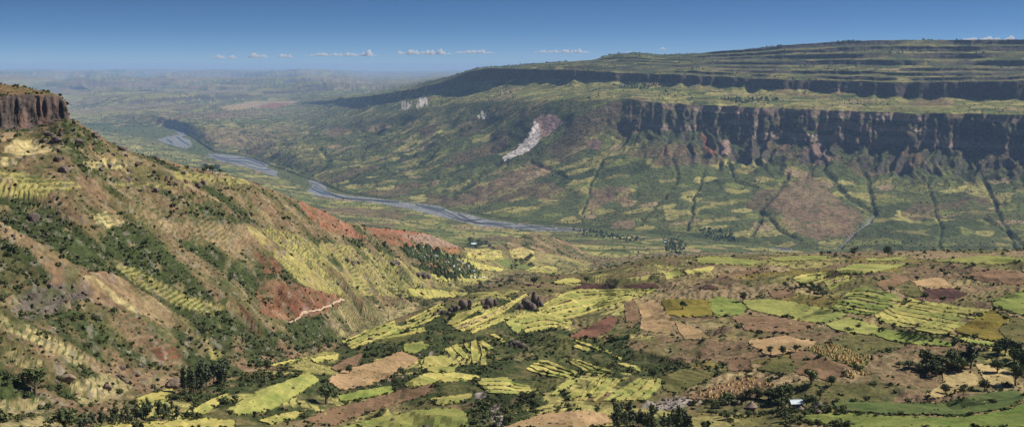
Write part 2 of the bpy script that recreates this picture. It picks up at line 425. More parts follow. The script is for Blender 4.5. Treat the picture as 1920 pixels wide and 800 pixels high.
C = np.zeros(PX.shape + (3,)); SC = np.zeros(PX.shape)         # colour, scrub density
def lay(mask, col):
    global C
    m = np.clip(mask, 0, 1)[..., None]
    C = C * (1 - m) + col * m

near = T < K['Ft']; hill = (T >= K['Ft']) & (T <= K['Fh']); vall = (T > K['Fh']) & (T < K['A1']); bed = (T >= K['A1']) & (T <= K['A2']); far = T > K['A2']

# --- near plateau: brown and tan ground with olive grass, dark scrub in the broken middle
scr_mid = np.maximum(poly_mask([(600,680),(640,640),(760,600),(850,570),(930,545),(1000,560),(1060,620),(1150,640),(1200,600),(1180,650),(1300,690),(1240,720),(1000,760),(1150,760),(1300,790),(1200,805),(880,805),(870,760),(800,745),(700,760),(560,790),(420,800),(250,780),(330,740),(480,700)], 10), 0)
brownr = poly_mask([(1180,560),(1260,500),(1500,470),(1925,465),(1925,805),(1280,805),(1300,740),(1250,660)], 12)
lay(near, C_OLIVE)
lay(near * sstep(-.2, .5, n1), C_BROWN * 1.1)
lay(near * brownr * .85, C_BROWN * 1.25)
lay(near * brownr * sstep(-.1, .4, n1 + .4 * n2), C_TAN * .85)
lay(near * brownr * sstep(.15, .45, fbm(X / 80, Y / 80, 3, 231)) * .8, C_OLIVE * 1.1)
pa, pb, pd = voronoi(X / 62 + .35 * n1 + 1.2 * n3, Y / 62 + .35 * fbm(X / 50, Y / 50, 2, 241), 243)
for lo_, hi_, c_ in ((0, .20, C_TAN * .95), (.20, .38, C_BROWN * 1.15), (.38, .52, C_OLIVE * 1.15), (.52, .60, C_CROP * .85), (.60, .66, lin(.19, .145, .035)), (.66, .72, C_PLUM * 1.3)):
    lay(near * (pa > lo_) * (pa < hi_) * sstep(.03, .10, pd) * np.maximum(brownr * .85, .25), c_)
lay(near * brownr * sstep(.10, .02, pd) * .6, C_SCRUB * 1.6)
SC += near * brownr * sstep(.10, .02, pd) * .5
lay(near * scr_mid * sstep(-.75, -.15, n1 + .5 * n2), C_SCRUB * 1.15)
lay(near * scr_mid * sstep(.25, .6, n2) * .6, C_BROWN)
tm = near * sstep(.16, .34, fbm(X / 75, Y / 60, 3, 261) + .12 * scr_mid) * (1 - .75 * brownr) * (1 - .85 * poly_mask([(960,600),(1150,640),(1320,640),(1330,690),(1240,705),(1060,700),(1000,770),(880,790),(820,720),(900,690),(930,640)], 14)) * (1 - .8 * poly_mask([(640,640),(760,605),(850,580),(850,640),(800,665),(650,680)], 10))
lay(tm * (1 - riser) * sstep(-.75, -.2, n2) * .9, C_CROP * 1.05); SC += -0.0 * tm
lay(near * riser * (.55 + .3 * np.clip(tm, 0, 1)) * tz, C_SCRUB * 1.3)
SC += near * (1 - .7 * tm * (1 - riser)) * (.22 + 1.7 * scr_mid + .9 * riser * tz) * sstep(-.45, .4, n1 + .3 * n2)

for p in ([(925,758),(938,762),(948,790),(938,803),(924,785)], [(888,735),(905,732),(912,745),(900,760),(892,748)], [(1215,752),(1300,742),(1320,752),(1260,768),(1200,765)], [(803,660),(811,655),(812,668),(806,668)]):
    m = poly_mask(p, 4)
    lay(m * near * sstep(-.5, .1, n2 + .5 * nf), lin(.30, .255, .215)); SC *= (1 - .6 * m)
# --- hillside: brown earth, scrub in the gullies, straw and crop terraces
lay(hill, C_BROWN * 1.1)
lay(hill * sstep(-.05, .5, n1 + .3 * n2), C_TAN * .82)
lay(hill * sstep(-.2, .4, fbm(X / 35, Y / 35, 3, 221)) * .7, C_OLIVE * .9)
gl = sstep(.62, .38, gully) * onhill
lay(hill * sstep(.1, .5, fbm(X / 70, Y / 50, 4, 222) + .9 * gl + .02), C_SCRUB)
SC += hill * (.5 + 1.5 * sstep(.05, .5, fbm(X / 70, Y / 50, 4, 222) + .9 * gl - .05))
TERR = []; nbrk = fbm(X / 24, Y / 40, 3, 223)
def terr(pts, col, cov=.95):
    m = poly_mask(pts, 4)
    cov = cov * sstep(-.62, -.12, n1 + .5 * nbrk) if cov > .8 else cov
    lay(m * hill * cov, col * (1 + .16 * n2[..., None]))
    lay(m * hill * sstep(.15, .6, n2 + .5 * nf) * .7, C_BROWN)
    TERR.append(m)
    SC[...] *= (1 - .85 * m)
terr([(0,322),(40,324),(140,342),(150,350),(60,368),(0,372)], C_CROP * .95)
terr([(0,285),(30,262),(80,268),(110,285),(60,300),(0,312)], C_STRAW)
terr([(100,275),(125,268),(135,280),(110,282)], C_STRAW)
terr([(155,305),(200,298),(240,308),(230,318),(170,315)], C_STRAW * .95)
terr([(170,400),(200,397),(235,415),(225,428),(180,420)], C_STRAW)
terr([(215,495),(250,500),(330,545),(430,578),(400,592),(330,570),(250,530)], C_CROP * .85)
terr([(145,515),(175,515),(230,560),(265,585),(240,585),(180,545)], C_STRAW)
terr([(0,590),(60,610),(165,668),(150,688),(60,640),(0,615)], C_STRAW * .85)
terr([(0,640),(85,680),(60,695),(0,665)], C_STRAW * .85)
terr([(0,750),(60,745),(140,770),(120,800),(0,800)], C_STRAW * .75)
terr([(130,720),(200,700),(250,720),(230,745),(150,760)], C_STRAW * .8)
terr([(320,320),(380,325),(440,335),(400,345),(330,335)], C_CROP * .8)
terr([(200,340),(280,345),(360,345),(350,352),(230,352)], C_CROP * .75)
terr([(420,330),(460,335),(470,345),(430,345)], C_CROP)
terr([(460,425),(520,430),(600,455),(700,465),(780,500),(880,545),(800,560),(700,552),(650,565),(560,530),(500,470)], C_CROP * .85)
terr([(480,470),(540,475),(600,515),(690,548),(650,560),(580,530),(540,515)], C_CROP * .95)
terr([(540,505),(600,512),(622,542),(560,530)], C_CROP * .9)
terr([(610,590),(650,562),(740,575),(800,560),(760,595),(680,632),(640,632)], C_STRAW * .7)
terr([(370,630),(400,640),(420,670),(395,672)], C_CROP * .8)
terr([(880,455),(930,470),(1000,470),(1110,490),(1100,520),(960,510),(850,545),(780,540),(850,500)], C_CROP * .8, .85)
terr([(260,545),(300,560),(330,600),(310,640),(280,600)], C_TAN * .8, .6)
terr([(350,400),(450,410),(470,450),(380,450),(300,430)], C_TAN * .85, .7)
terr([(240,380),(300,390),(320,430),(260,420)], C_TAN * .8, .7)
# dark scrub of the deep gullies
for p in ([(215,455),(280,475),(360,535),(430,560),(425,578),(330,545),(250,495)], [(80,590),(150,575),(200,610),(300,690),(200,685),(110,630)],
          [(480,470),(520,490),(600,570),(630,630),(600,640),(540,590),(480,530)], [(0,440),(60,470),(100,520),(60,540),(0,560)], [(330,610),(420,600),(620,640),(520,690),(420,680)],
          [(120,225),(170,245),(210,285),(150,282),(90,262),(60,250)], [(130,290),(200,330),(230,340),(160,345)], [(300,360),(420,380),(480,420),(420,420),(330,400)]):
    m = poly_mask(p, 8)
    lay(m * hill * sstep(-.40, .15, n2 + .5 * nf + .6 * n1 + .1), C_SCRUB)
    SC += m * hill * 1.6
# red earth of the spur
for p, c in (([(480,540),(520,522),(600,545),(655,558),(600,590),(540,600),(490,590)], C_RED * .75), ([(470,470),(510,480),(530,510),(500,515)], C_RED * .7),
             ([(560,375),(600,392),(665,430),(695,447),(650,445),(600,425),(570,398)], C_RED), ([(680,424),(740,430),(820,438),(865,464),(860,470),(800,470),(720,455)], C_RED * .9),
             ([(750,440),(820,440),(860,463),(800,462)], C_PINK * .8), ([(280,655),(325,648),(342,668),(300,676)], C_RED * .6), ([(440,560),(480,600),(500,640),(470,620)], C_RED * .4)):
    m = poly_mask(p, 6)
    lay(m * hill * sstep(-.75, -.15, n2), c * (1 + .2 * nf[..., None]))
    SC *= (1 - .6 * m)
for p in ([(20,560),(50,540),(120,530),(165,548),(150,572),(60,600),(30,590)],):          # banded outcrop
    m = poly_mask(p, 4)
    lay(m * hill, C_ROCK * 1.35 * (1 + .3 * n2[..., None])); lay(m * hill * (f6 < .55) * sstep(-.3, .3, n2) * .8, C_SCRUB * 1.3); SC *= (1 - .5 * m)
lay(hill * riser * tz * (T < K['Fr']) * (.62 + .3 * np.clip(sum(TERR), 0, 1)), C_SCRUB * 1.4)
lay(hill * tz * .35 * sstep(.1, .6, nf) , C_SCRUB * 1.6)
lay(hill * sstep(.38, .62, nf + .3 * n2) * .55, lin(.24, .20, .165))
ledge = fbm(X / 15, Y / 36, 4, 271)
lay(hill * sstep(.28, .55, ledge) * (T < K['Fr']) * .6, C_SCRUB * 1.5); lay(hill * sstep(-.25, -.5, ledge) * (T < K['Fr']) * .4, C_TAN * .9)
mesa = (T > K['Fr'] - .02) & (T < K['Fh']) & isM[None]
lay(mesa, lin(.20, .125, .06)); lay(mesa * sstep(.0, .4, n2), C_OLIVE * .8)
cliffm = (T > K['Fr'] - .02) & (T < K['Fc'] + .05) & isM[None]
lay(cliffm, lin(.095, .072, .062) * (1 + .45 * fbm(AZG * 500, Z / 40, 4, 251)[..., None]))
lay(cliffm * sstep(.15, .4, fbm(AZG * 120, Z / 30, 3, 252)) * .7, lin(.20, .12, .085))

# --- valley floor and far slopes: small fields, hedges and trees
def patch(scale, seed, stretch=1.8):
    ang = .5 * n3
    u = X / scale / 1.25 + .9 * n3 + .25 * fbm(X / scale, Y / scale, 2, seed + 5); v = Y / scale / stretch + .5 * n3
    return voronoi(u, v, seed)
ia, ib, bd = patch(80, 301, .95); ja, jb, bj = patch(230, 311, 1.1); ka, kb, bk = patch(900, 321, 1.6)
def patchwork(mask, dens, bright, tanb):
    """fields lighter than the pasture"""
    lay(mask, C_GRASS * bright)
    lay(mask * sstep(-.1, .5, n3) * .55, C_OLIVE * .95 * bright)
    lay(mask * (ja < .22) * .7, C_SCRUB * 1.3 * bright)
    lay(mask * (ia < dens) * (bd > .06) * .9, C_CROP * (.55 + .55 * ib[..., None]) * bright)
    lay(mask * (ia > dens) * (ia < dens * 1.6) * (bd > .06) * .8, C_LIME * .7 * bright)
    lay(mask * (ib < tanb) * (ja > .5) * (bd > .06) * .85, C_TAN * 1.0 * bright)
    lay(mask * (jb < tanb * .6) * .7, C_BROWN * .9 * bright)
    lay(mask * (bd < .08) * .5, C_SCRUB * 1.2)
lit = 1.0
patchwork(vall, .36, 1.0, .14)
SC += vall * .5 * sstep(-.3, .5, n3 + .4 * n1)
patchwork(far, .26, .92, .10)
bench = (T > K['C'] - .02) & (T < K['D'] + .1)
patchwork(bench & (PX > 780), .55, .86, .12)
uppr = (T > K['E'] - .05) & (T < K['G'] + .5) & (PX > 780)
patchwork(uppr, .30, .70, .08)
SC += far * (.35 + 1.1 * (T < K['D'])) * sstep(-.1, .5, n3 + .6 * n1) + uppr * 1.1 * sstep(.0, .4, n3 + .6 * n1)
plain = far * np.maximum((T > K['A3'] + .3) * sstep(640, 380, PX + 60 * n3), (T > K['G'] + .05))
lay(plain * (ka < .3) * .8, C_TAN * .75); lay(plain * (kb < .16) * .8, C_CROP * .7); lay(plain * (kb > .88) * .8, C_BROWN)
slp = far & (T > K['A3']) & (T < K['C']) & (PX > 620)
dark = slp * sstep(K['B'] + .02, K['B'] + .22, T) * esc[None]
lay(dark * .92, C_SCRUB * 1.5)
lay(dark * sstep(.5, .8, fgs) * sstep(-.2, .3, n3 + .5 * n1) * .85, C_BROWN * .95)
SC += dark * .5 * (1 - sstep(.5, .8, fgs))
rim = slp * (1 - esc[None]) * sstep(K['B'] + .4, K['B'] + .8, T)
lay(rim * sstep(-.3, .2, n3 + n1 * .5), C_SCRUB * 1.7); lay(rim * sstep(.1, .4, n1) * .7, C_BROWN * .7)
rocky = far * sstep(.75, 1.2, SLOPE)
lay(rocky, C_ROCK * (.75 + .2 * perlin(X / 40, Z / 7, 331)[..., None]))
lay(((T > K['D'] + .02) & (T < K['E'])) * (PX > 800) * .9, C_ROCK * .62)
lay((T > K['A2']) * (T < K['A3']) * sstep(-.5, .2, n3 + .6 * n1) * .85, C_SCRUB * 1.2)
SC += ((T > K['A2'] + .3) & (T < K['A3'] + .06)) * 1.6 * sstep(-.1, .4, n3 + .5 * n1)
strat = perlin(Z / 11 + .6 * n1, AZG * 12, 335)
lay(np.clip(CLIFF, 0, 1) * (PX > 700) * .95, C_ROCK * (.62 + .30 * strat[..., None] + .25 * fbm(AZG * 420, Z / 35, 3, 337)[..., None]))
lay(CLIFF * (T < K['C']) * .8, lin(.30, .215, .155) * (1 + .6 * strat[..., None] + .3 * fbm(AZG * 420, Z / 35, 3, 337)[..., None]))
lay(CLIFF * (T < K['C']) * sstep(.15, .5, fbm(AZG * 150, Z / 25, 3, 341)) * .6, lin(.20, .125, .09))
SC *= (1 - .7 * CLIFF)
# gullies of the far slope with their trees
GUL = [[(1830,300),(1850,345),(1870,390),(1890,430),(1905,466)], [(1545,320),(1590,370),(1640,400),(1610,432),(1570,468)], [(1610,300),(1625,330),(1640,400)], [(1740,330),(1760,400),(1765,466)],
       [(1430,395),(1460,430),(1500,450)], [(1480,330),(1440,380),(1405,440)], [(1130,300),(1110,340),(1090,400)], [(950,300),(900,330),(850,370)], [(780,290),(720,310),(660,340)], [(600,280),(620,300),(580,330)], [(1260,285),(1270,325),(1250,370),(1200,420)], [(1365,300),(1380,340),(1420,350)], [(1320,320),(1300,380),(1290,430)],[(1850,410),(1900,440),(1920,460)], [(1000,305),(1060,330),(1040,345)],[(880,240),(830,270),(800,300),(700,340)]]
for g in GUL:
    m = line_mask(g, float(rng.uniform(3.2, 6))) * far * sstep(-.7, .0, n1 + .5 * n2 + .3)
    Z -= 10 * m
    lay(m * .7, C_SCRUB * 1.1); SC += m * 2.2
m = line_mask([(1636,402),(1608,434),(1572,468)], 3.5) * far
lay(m * .8, lin(.20, .19, .18)); SC *= (1 - .8 * m)
# slips, bare slopes, pale cliffs
for p, c, j in (([(1000,226),(1020,215),(1045,217),(1056,232),(1030,250),(1012,262),(1008,250)], C_PINK, 3), ([(1003,228),(1012,232),(1012,258),(1002,276),(975,290),(945,301),(942,295),(970,278),(990,256)], C_PALE, 2.5),
             ([(860,385),(900,350),(960,322),(1010,305),(1030,313),(1028,325),(990,347),(930,372),(880,386)], C_BROWN * 1.1, 10), ([(1000,318),(1030,312),(1028,325),(985,345),(960,350)], C_TAN * .9, 4),
             ([(1105,362),(1130,350),(1185,350),(1180,380),(1150,378),(1120,388),(1108,400)], C_BROWN * 1.15, 9), ([(1150,415),(1190,412),(1190,428),(1145,428)], C_TAN * .7, 3),
             ([(1440,388),(1480,345),(1520,328),(1545,345),(1600,400),(1625,408),(1590,440),(1530,450),(1480,430),(1470,400)], C_BROWN * 1.15, 14), ([(1480,345),(1520,330),(1560,365),(1590,395),(1480,380)], C_TAN * .62, 4),
             ([(740,206),(755,190),(776,190),(766,206)], C_PALE * .7, -2), ([(778,200),(786,184),(797,178),(803,195),(786,204)], C_PALE * .9, -2), ([(683,198),(692,190),(702,192),(697,200)], C_PALE * .6, -2), ([(894,218),(904,207),(911,212),(909,223),(898,224)], C_PALE * .8, -1.5),
             ([(600,248),(640,236),(662,248),(620,258)], C_BROWN, 4), ([(680,243),(718,228),(736,238),(700,248)], C_TAN * .7, 3), ([(405,202),(470,190),(565,189),(535,199),(430,206)], C_TAN, 3), ([(480,200),(512,193),(545,194),(515,203)], C_RED * .9, 2),
             ([(1315,250),(1335,262),(1345,288),(1322,288)], C_RED * .7, 3), ([(1350,265),(1365,262),(1372,285),(1352,292)], C_PINK * .7, 3), ([(1525,270),(1545,265),(1560,300),(1525,312)], C_PINK * .55, 4), ([(1180,200),(1210,195),(1190,220),(1170,222)], C_BROWN, 3),
             ([(1100,262),(1130,262),(1125,282),(1105,280)], C_PINK * .5, 3), ([(1690,285),(1720,270),(1740,310),(1690,320)], C_BROWN * .8, 4), ([(1560,165),(1600,168),(1575,178),(1555,174)], C_TAN * .6, 3), ([(1640,130),(1690,128),(1680,134)], C_TAN*.8, 2), ([(1165,236),(1200,232),(1195,250),(1170,252)], C_BROWN, 3), ([(1240,270),(1290,275),(1285,292),(1245,290)], C_BROWN*.9, 4)):
    m = poly_mask(p, abs(j)) * (far)
    if j < 0: m = m * sstep(-.15, .15, fbm(AZG * 520, Z / 60, 3, 355))
    lay(m * (sstep(-1.0, -.5, n1 + .4 * n2) if abs(j) < 4 else sstep(-.75, .0, n1 + .5 * n2 + .4 * n3) * .9), c * (1 + .22 * fbm(AZG * 900, Z / 40, 3, 351)[..., None] + .12 * n1[..., None]))
    SC *= (1 - .9 * m)
# river bed: grey gravel, pale bars
lay(bed, C_GRASS * .9); lay(bed * sstep(.0, .4, n3) * .6, C_OLIVE)
RIVER = np.zeros(PX.shape, np.float32)
for p in ([(322,241),(356,238),(353,249),(342,257),(356,262),(361,272),(350,279),(330,275),(295,263),(312,257),(338,252)], [(386,289),(420,289),(470,296),(516,303),(517,308),(495,312),(522,322),(518,331),(490,323),(465,313),(420,305),(395,296)],
          [(578,338),(592,336),(612,350),(612,358),(640,365),(700,371),(760,379),(820,385),(845,396),(880,402),(905,410),(960,418),(1040,425),(1100,429),(1100,434),(1000,432),(900,423),(830,407),(760,390),(690,378),(620,371),(585,366),(575,358),(585,348)],
          [(1440,464),(1480,465),(1490,471),(1470,472)], [(1680,471),(1760,470),(1760,476),(1680,476)]):
    RIVER = np.maximum(RIVER, poly_mask(p, 3.2))
RIVER *= ((T > K['A1'] - .12) & (T < K['A2'] + .6))
lay(RIVER, C_GREY * 1.0); lay(RIVER * sstep(.1, .4, fbm(X / 120, Y / 300, 3, 361)) * .6, lin(.27, .26, .245))
SC *= (1 - RIVER); SC += bed * (1 - RIVER) * .4
SC = np.clip(SC, 0, 5)
C *= (1 + .10 * n2 + .08 * nf)[..., None]
C = np.clip(C, .014, .86)
PX, PY = project(X, Y, Z)
# ------------------------------------------------------------------ materials
def new_mat(name):
    m = bpy.data.materials.new(name); m.use_nodes = True
    b = m.node_tree.nodes['Principled BSDF']
    b.inputs['Roughness'].default_value = .95
    b.inputs['Specular IOR Level'].default_value = .12
    return m, m.node_tree.nodes, m.node_tree.links, b

def land_material(name, s1, s2, bump):
    m, n, l, b = new_mat(name)
    at = n.new('ShaderNodeAttribute'); at.attribute_name = 'cover'
    tc = n.new('ShaderNodeTexCoord')
    def noise(sc, det):
        t = n.new('ShaderNodeTexNoise'); t.inputs['Scale'].default_value = sc; t.inputs['Detail'].default_value = det; t.inputs['Roughness'].default_value = .65
        l.new(tc.outputs['Object'], t.inputs['Vector']); return t
    a = noise(s1, 5); c = noise(s2, 3)
    mr = n.new('ShaderNodeMapRange'); mr.inputs[1].default_value = .3; mr.inputs[2].default_value = .7; mr.inputs[3].default_value = .5; mr.inputs[4].default_value = 1.48
    l.new(a.outputs['Fac'], mr.inputs[0])
    mr2 = n.new('ShaderNodeMapRange'); mr2.inputs[1].default_value = .3; mr2.inputs[2].default_value = .7; mr2.inputs[3].default_value = .85; mr2.inputs[4].default_value = 1.15
    l.new(c.outputs['Fac'], mr2.inputs[0])
    mu = n.new('ShaderNodeMath'); mu.operation = 'MULTIPLY'; l.new(mr.outputs[0], mu.inputs[0]); l.new(mr2.outputs[0], mu.inputs[1])
    vm = n.new('ShaderNodeVectorMath'); vm.operation = 'SCALE'
    l.new(at.outputs['Color'], vm.inputs[0]); l.new(mu.outputs[0], vm.inputs['Scale'])
    l.new(vm.outputs[0], b.inputs['Base Color'])
    bp = n.new('ShaderNodeBump'); bp.inputs['Strength'].default_value = 1.0; bp.inputs['Distance'].default_value = bump
    l.new(a.outputs['Fac'], bp.inputs['Height']); l.new(bp.outputs[0], b.inputs['Normal'])
    return m
M_NEAR = land_material('near_land', .22, .03, 2.0)
M_FAR = land_material('far_land', .045, .006, 14.0)

def flat_mat(name, col, var=.25, scale=2.0, rough=.9, spec=.15, rnd=0.0, bump=0.0, translucent=0.0):
    m, n, l, b = new_mat(name)
    b.inputs['Roughness'].default_value = rough; b.inputs['Specular IOR Level'].default_value = spec
    tc = n.new('ShaderNodeTexCoord')
    t = n.new('ShaderNodeTexNoise'); t.inputs['Scale'].default_value = scale; t.inputs['Detail'].default_value = 4
    l.new(tc.outputs['Object'], t.inputs['Vector'])
    mr = n.new('ShaderNodeMapRange'); mr.inputs[1].default_value = .3; mr.inputs[2].default_value = .7; mr.inputs[3].default_value = 1 - var; mr.inputs[4].default_value = 1 + var
    l.new(t.outputs['Fac'], mr.inputs[0])
    vm = n.new('ShaderNodeVectorMath'); vm.operation = 'SCALE'; vm.inputs[0].default_value = tuple(col)
    sc = mr.outputs[0]
    if rnd:
        oi = n.new('ShaderNodeObjectInfo'); q = n.new('ShaderNodeMapRange'); q.inputs[3].default_value = 1 - rnd; q.inputs[4].default_value = 1 + rnd
        l.new(oi.outputs['Random'], q.inputs[0]); mu = n.new('ShaderNodeMath'); mu.operation = 'MULTIPLY'
        l.new(sc, mu.inputs[0]); l.new(q.outputs[0], mu.inputs[1]); sc = mu.outputs[0]
    l.new(sc, vm.inputs['Scale']); l.new(vm.outputs[0], b.inputs['Base Color'])
    if bump:
        bp = n.new('ShaderNodeBump'); bp.inputs['Distance'].default_value = bump
        l.new(t.outputs['Fac'], bp.inputs['Height']); l.new(bp.outputs[0], b.inputs['Normal'])
    return m

def mesh_np(name, V, F, mat, smooth_=False):
    """V (n,3), F (m,k) arrays"""
    me = bpy.data.meshes.new(name)
    V = np.asarray(V, np.float32); F = np.asarray(F, np.int32); k = F.shape[1]
    me.vertices.add(len(V)); me.vertices.foreach_set('co', V.ravel())
    me.loops.add(F.size); me.loops.foreach_set('vertex_index', F.ravel())
    me.polygons.add(len(F)); me.polygons.foreach_set('loop_start', np.arange(0, F.size, k, dtype=np.int32))
    me.polygons.foreach_set('use_smooth', np.full(len(F), smooth_))
    if mat: me.materials.append(mat)
    me.update(calc_edges=True)
    return me

def put(name, data, parent=None, loc=None, label=None, cat=None, group=None, kind=None):
    o = bpy.data.objects.new(name, data); COL.objects.link(o)
    if parent is not None: o.parent = parent
    if loc is not None: o.location = loc
    if label: o['label'] = label
    if cat: o['category'] = cat
    if group: o['group'] = group
    if kind: o['kind'] = kind
    return o

# ------------------------------------------------------------------ the land as separate pieces
ids = np.arange(NR * NA).reshape(NR, NA)
q = np.stack([ids[:-1, :-1], ids[:-1, 1:], ids[1:, 1:], ids[1:, :-1]], -1)       # face quads
fT = T[:-1, :-1]; fP = PXG[:-1, :-1]
piece = np.full(fT.shape, -1)
PIECES = ['ground', 'plateau', 'hillside', 'mesa', 'valley_floor', 'river_bed', 'escarpment_slope', 'cliff_bench', 'upper_escarpment', 'plain']
piece[fT < K['F1'] - 1e-6] = 0
piece[(fT >= K['F1'] - 1e-6) & (fT < K['Ft'] - 1e-6)] = 1
piece[(fT >= K['Ft'] - 1e-6) & (fT < K['Fh'] - 1e-6)] = 2
piece[(fT >= K['Fr'] - 1e-6) & (fT < K['Fh'] - 1e-6) & isM[None, :-1]] = 3
piece[(fT >= K['Fh'] - 1e-6) & (fT < K['A1'] - 1e-6)] = 4
piece[(fT >= K['A1'] - 1e-6) & (fT < K['A2'] - 1e-6)] = 4
piece[(fT >= K['A2'] - 1e-6) & (fT < K['C'] - 1e-6)] = 6
piece[(fT >= K['C'] - 1e-6) & (fT < K['D'] - 1e-6)] = 7
piece[(fT >= K['D'] - 1e-6) & (fT < K['G'] + .15)] = 8
piece[(fT >= K['G'] + .15) | ((fT >= K['A2'] - 1e-6) & (fP < 470))] = 9
piece[RIVER[:-1, :-1] > .5] = 5
VALL = np.stack([X, Y, Z], -1).reshape(-1, 3)
CALL = np.concatenate([C.reshape(-1, 3), np.ones((NR * NA, 1))], 1).astype(np.float32)
LABEL = dict(ground='rocky slope falling away below the viewpoint', plateau='near plateau of brown earth, scrub and fields', hillside='brown terraced hillside sloping down from the mesa',
    mesa='flat-topped mesa with a dark fluted cliff at the left edge', valley_floor='green valley floor beside the river', river_bed='wide grey gravel bed of the braided river',
    escarpment_slope='long green and brown slope rising from the river to the cliffs', cliff_bench='level farmed bench between the two cliff bands', upper_escarpment='banded upper escarpment and its flat skyline', plain='hazy blue plain reaching the horizon')
for k, nm in enumerate(PIECES):
    f = q[piece == k]
    if not len(f): continue
    u, inv = np.unique(f, return_inverse=True)
    me = mesh_np(nm, VALL[u], inv.reshape(f.shape), M_NEAR if k in (0, 1, 2, 3) else M_FAR, True)
    at = me.color_attributes.new('cover', 'FLOAT_COLOR', 'POINT')
    at.data.foreach_set('color', CALL[u].ravel())
    put(nm, me, label=LABEL[nm], kind='structure')

HAZE_D = 2.3e-5
# ------------------------------------------------------------------ haze
hm = bpy.data.materials.new('haze'); hm.use_nodes = True
hn = hm.node_tree.nodes; hl = hm.node_tree.links; hn.clear()
ho = hn.new('ShaderNodeOutputMaterial'); hv = hn.new('ShaderNodeVolumePrincipled')
hv.inputs['Color'].default_value = (.42, .63, 1.0, 1)
hv.inputs['Density'].default_value = HAZE_D
hv.inputs['Anisotropy'].default_value = 0.0
hl.new(hv.outputs[0], ho.inputs['Volume'])
HX, HY0, HY1, HZ0, HZ1 = 62000, -1500, 116000, -3.0, HC + 290
bx = [(x, y, z) for x in (-HX, HX) for y in (HY0, HY1) for z in (HZ0, HZ1)]
bf = [(0, 1, 3, 2), (4, 6, 7, 5), (0, 4, 5, 1), (2, 3, 7, 6), (0, 2, 6, 4), (1, 5, 7, 3)]
put('haze', mesh_np('haze', bx, bf, hm), label='thin blue haze filling the valley air', kind='stuff')
# ------------------------------------------------------------------ fields of the near plateau and the village: sheets of crop or bare earth lying on the land
from mathutils import Vector
from mathutils.geometry import delaunay_2d_cdt
FCOL = dict(crop=lin(.42, .357, .106), lime=lin(.30, .288, .080), green=lin(.19, .215, .050), leaf=lin(.105, .135, .038), ochre=lin(.20, .150, .026), olive=lin(.135, .120, .040),
            brown=lin(.205, .125, .070), tan=lin(.36, .235, .120), straw=lin(.45, .335, .155), plum=lin(.085, .042, .034), clay=lin(.175, .080, .052), orange=lin(.30, .150, .062))
def field_mat(key):
    col = FCOL[key]
    m, n, l, b = new_mat('field_' + key)
    tc = n.new('ShaderNodeTexCoord')
    def noise(sc, det, rough=.6):
        t = n.new('ShaderNodeTexNoise'); t.inputs['Scale'].default_value = sc; t.inputs['Detail'].default_value = det; t.inputs['Roughness'].default_value = rough
        l.new(tc.outputs['Object'], t.inputs['Vector']); return t
    big = noise(.035, 3); fine = noise(.55, 4, .7)
    bare = key in ('brown', 'tan', 'straw', 'plum', 'clay', 'orange')
    other = col * np.array([.70, .74, .66]) if bare else col * np.array([.58, .74, .62])
    mx = n.new('ShaderNodeMix'); mx.data_type = 'RGBA'
    mx.inputs['A'].default_value = (*(col * 1.1), 1); mx.inputs['B'].default_value = (*other, 1)
    mr = n.new('ShaderNodeMapRange'); mr.inputs[1].default_value = .42; mr.inputs[2].default_value = .68
    l.new(big.outputs['Fac'], mr.inputs[0]); l.new(mr.outputs[0], mx.inputs['Factor'])
    m2 = n.new('ShaderNodeMapRange'); m2.inputs[1].default_value = .3; m2.inputs[2].default_value = .7; m2.inputs[3].default_value = .70; m2.inputs[4].default_value = 1.22
    l.new(fine.outputs['Fac'], m2.inputs[0])
    if not bare:                                               # thin, dry growth in streaks
        st = noise(.11, 5, .72); mp = n.new('ShaderNodeMapping'); mp.inputs['Scale'].default_value = (1, 2.6, 1); mp.inputs['Rotation'].default_value = (0, 0, .5)
        l.new(tc.outputs['Object'], mp.inputs[0]); l.new(mp.outputs[0], st.inputs['Vector'])
        m3 = n.new('ShaderNodeMapRange'); m3.inputs[1].default_value = .50; m3.inputs[2].default_value = .72; m3.inputs[4].default_value = .75
        l.new(st.outputs['Fac'], m3.inputs[0])
        mx2 = n.new('ShaderNodeMix'); mx2.data_type = 'RGBA'; mx2.inputs['B'].default_value = (*(col * .45 + np.array([.16, .115, .05])), 1)
        l.new(mx.outputs['Result'], mx2.inputs['A']); l.new(m3.outputs[0], mx2.inputs['Factor']); mx = mx2
    oi = n.new('ShaderNodeObjectInfo'); rr = n.new('ShaderNodeMapRange'); rr.inputs[3].default_value = .84; rr.inputs[4].default_value = 1.14
    l.new(oi.outputs['Random'], rr.inputs[0])
    mu = n.new('ShaderNodeMath'); mu.operation = 'MULTIPLY'; l.new(m2.outputs[0], mu.inputs[0]); l.new(rr.outputs[0], mu.inputs[1])
    vm = n.new('ShaderNodeVectorMath'); vm.operation = 'SCALE'
    l.new(mx.outputs['Result'], vm.inputs[0]); l.new(mu.outputs[0], vm.inputs['Scale']); l.new(vm.outputs[0], b.inputs['Base Color'])
    bp = n.new('ShaderNodeBump'); bp.inputs['Distance'].default_value = .5; bp.inputs['Strength'].default_value = .8
    l.new(fine.outputs['Fac'], bp.inputs['Height']); l.new(bp.outputs[0], b.inputs['Normal'])
    return m
FM = {k: field_mat(k) for k in FCOL}
FIELD = np.zeros(PX.shape, np.float32)
LEDGE = []; HEDGE = []                                                     # points along field borders for bushes

def dense(pts, step=5.0, closed=True):
    p = np.array(pts, float); out = []
    nxt = np.roll(p, -1, 0) if closed else p[1:]
    for a, b in zip(p, nxt):
        n = max(1, int(np.hypot(*(b - a)) / step))
        for i in range(n): out.append(a + (b - a) * i / n)
    if not closed: out.append(p[-1])
    return np.array(out)

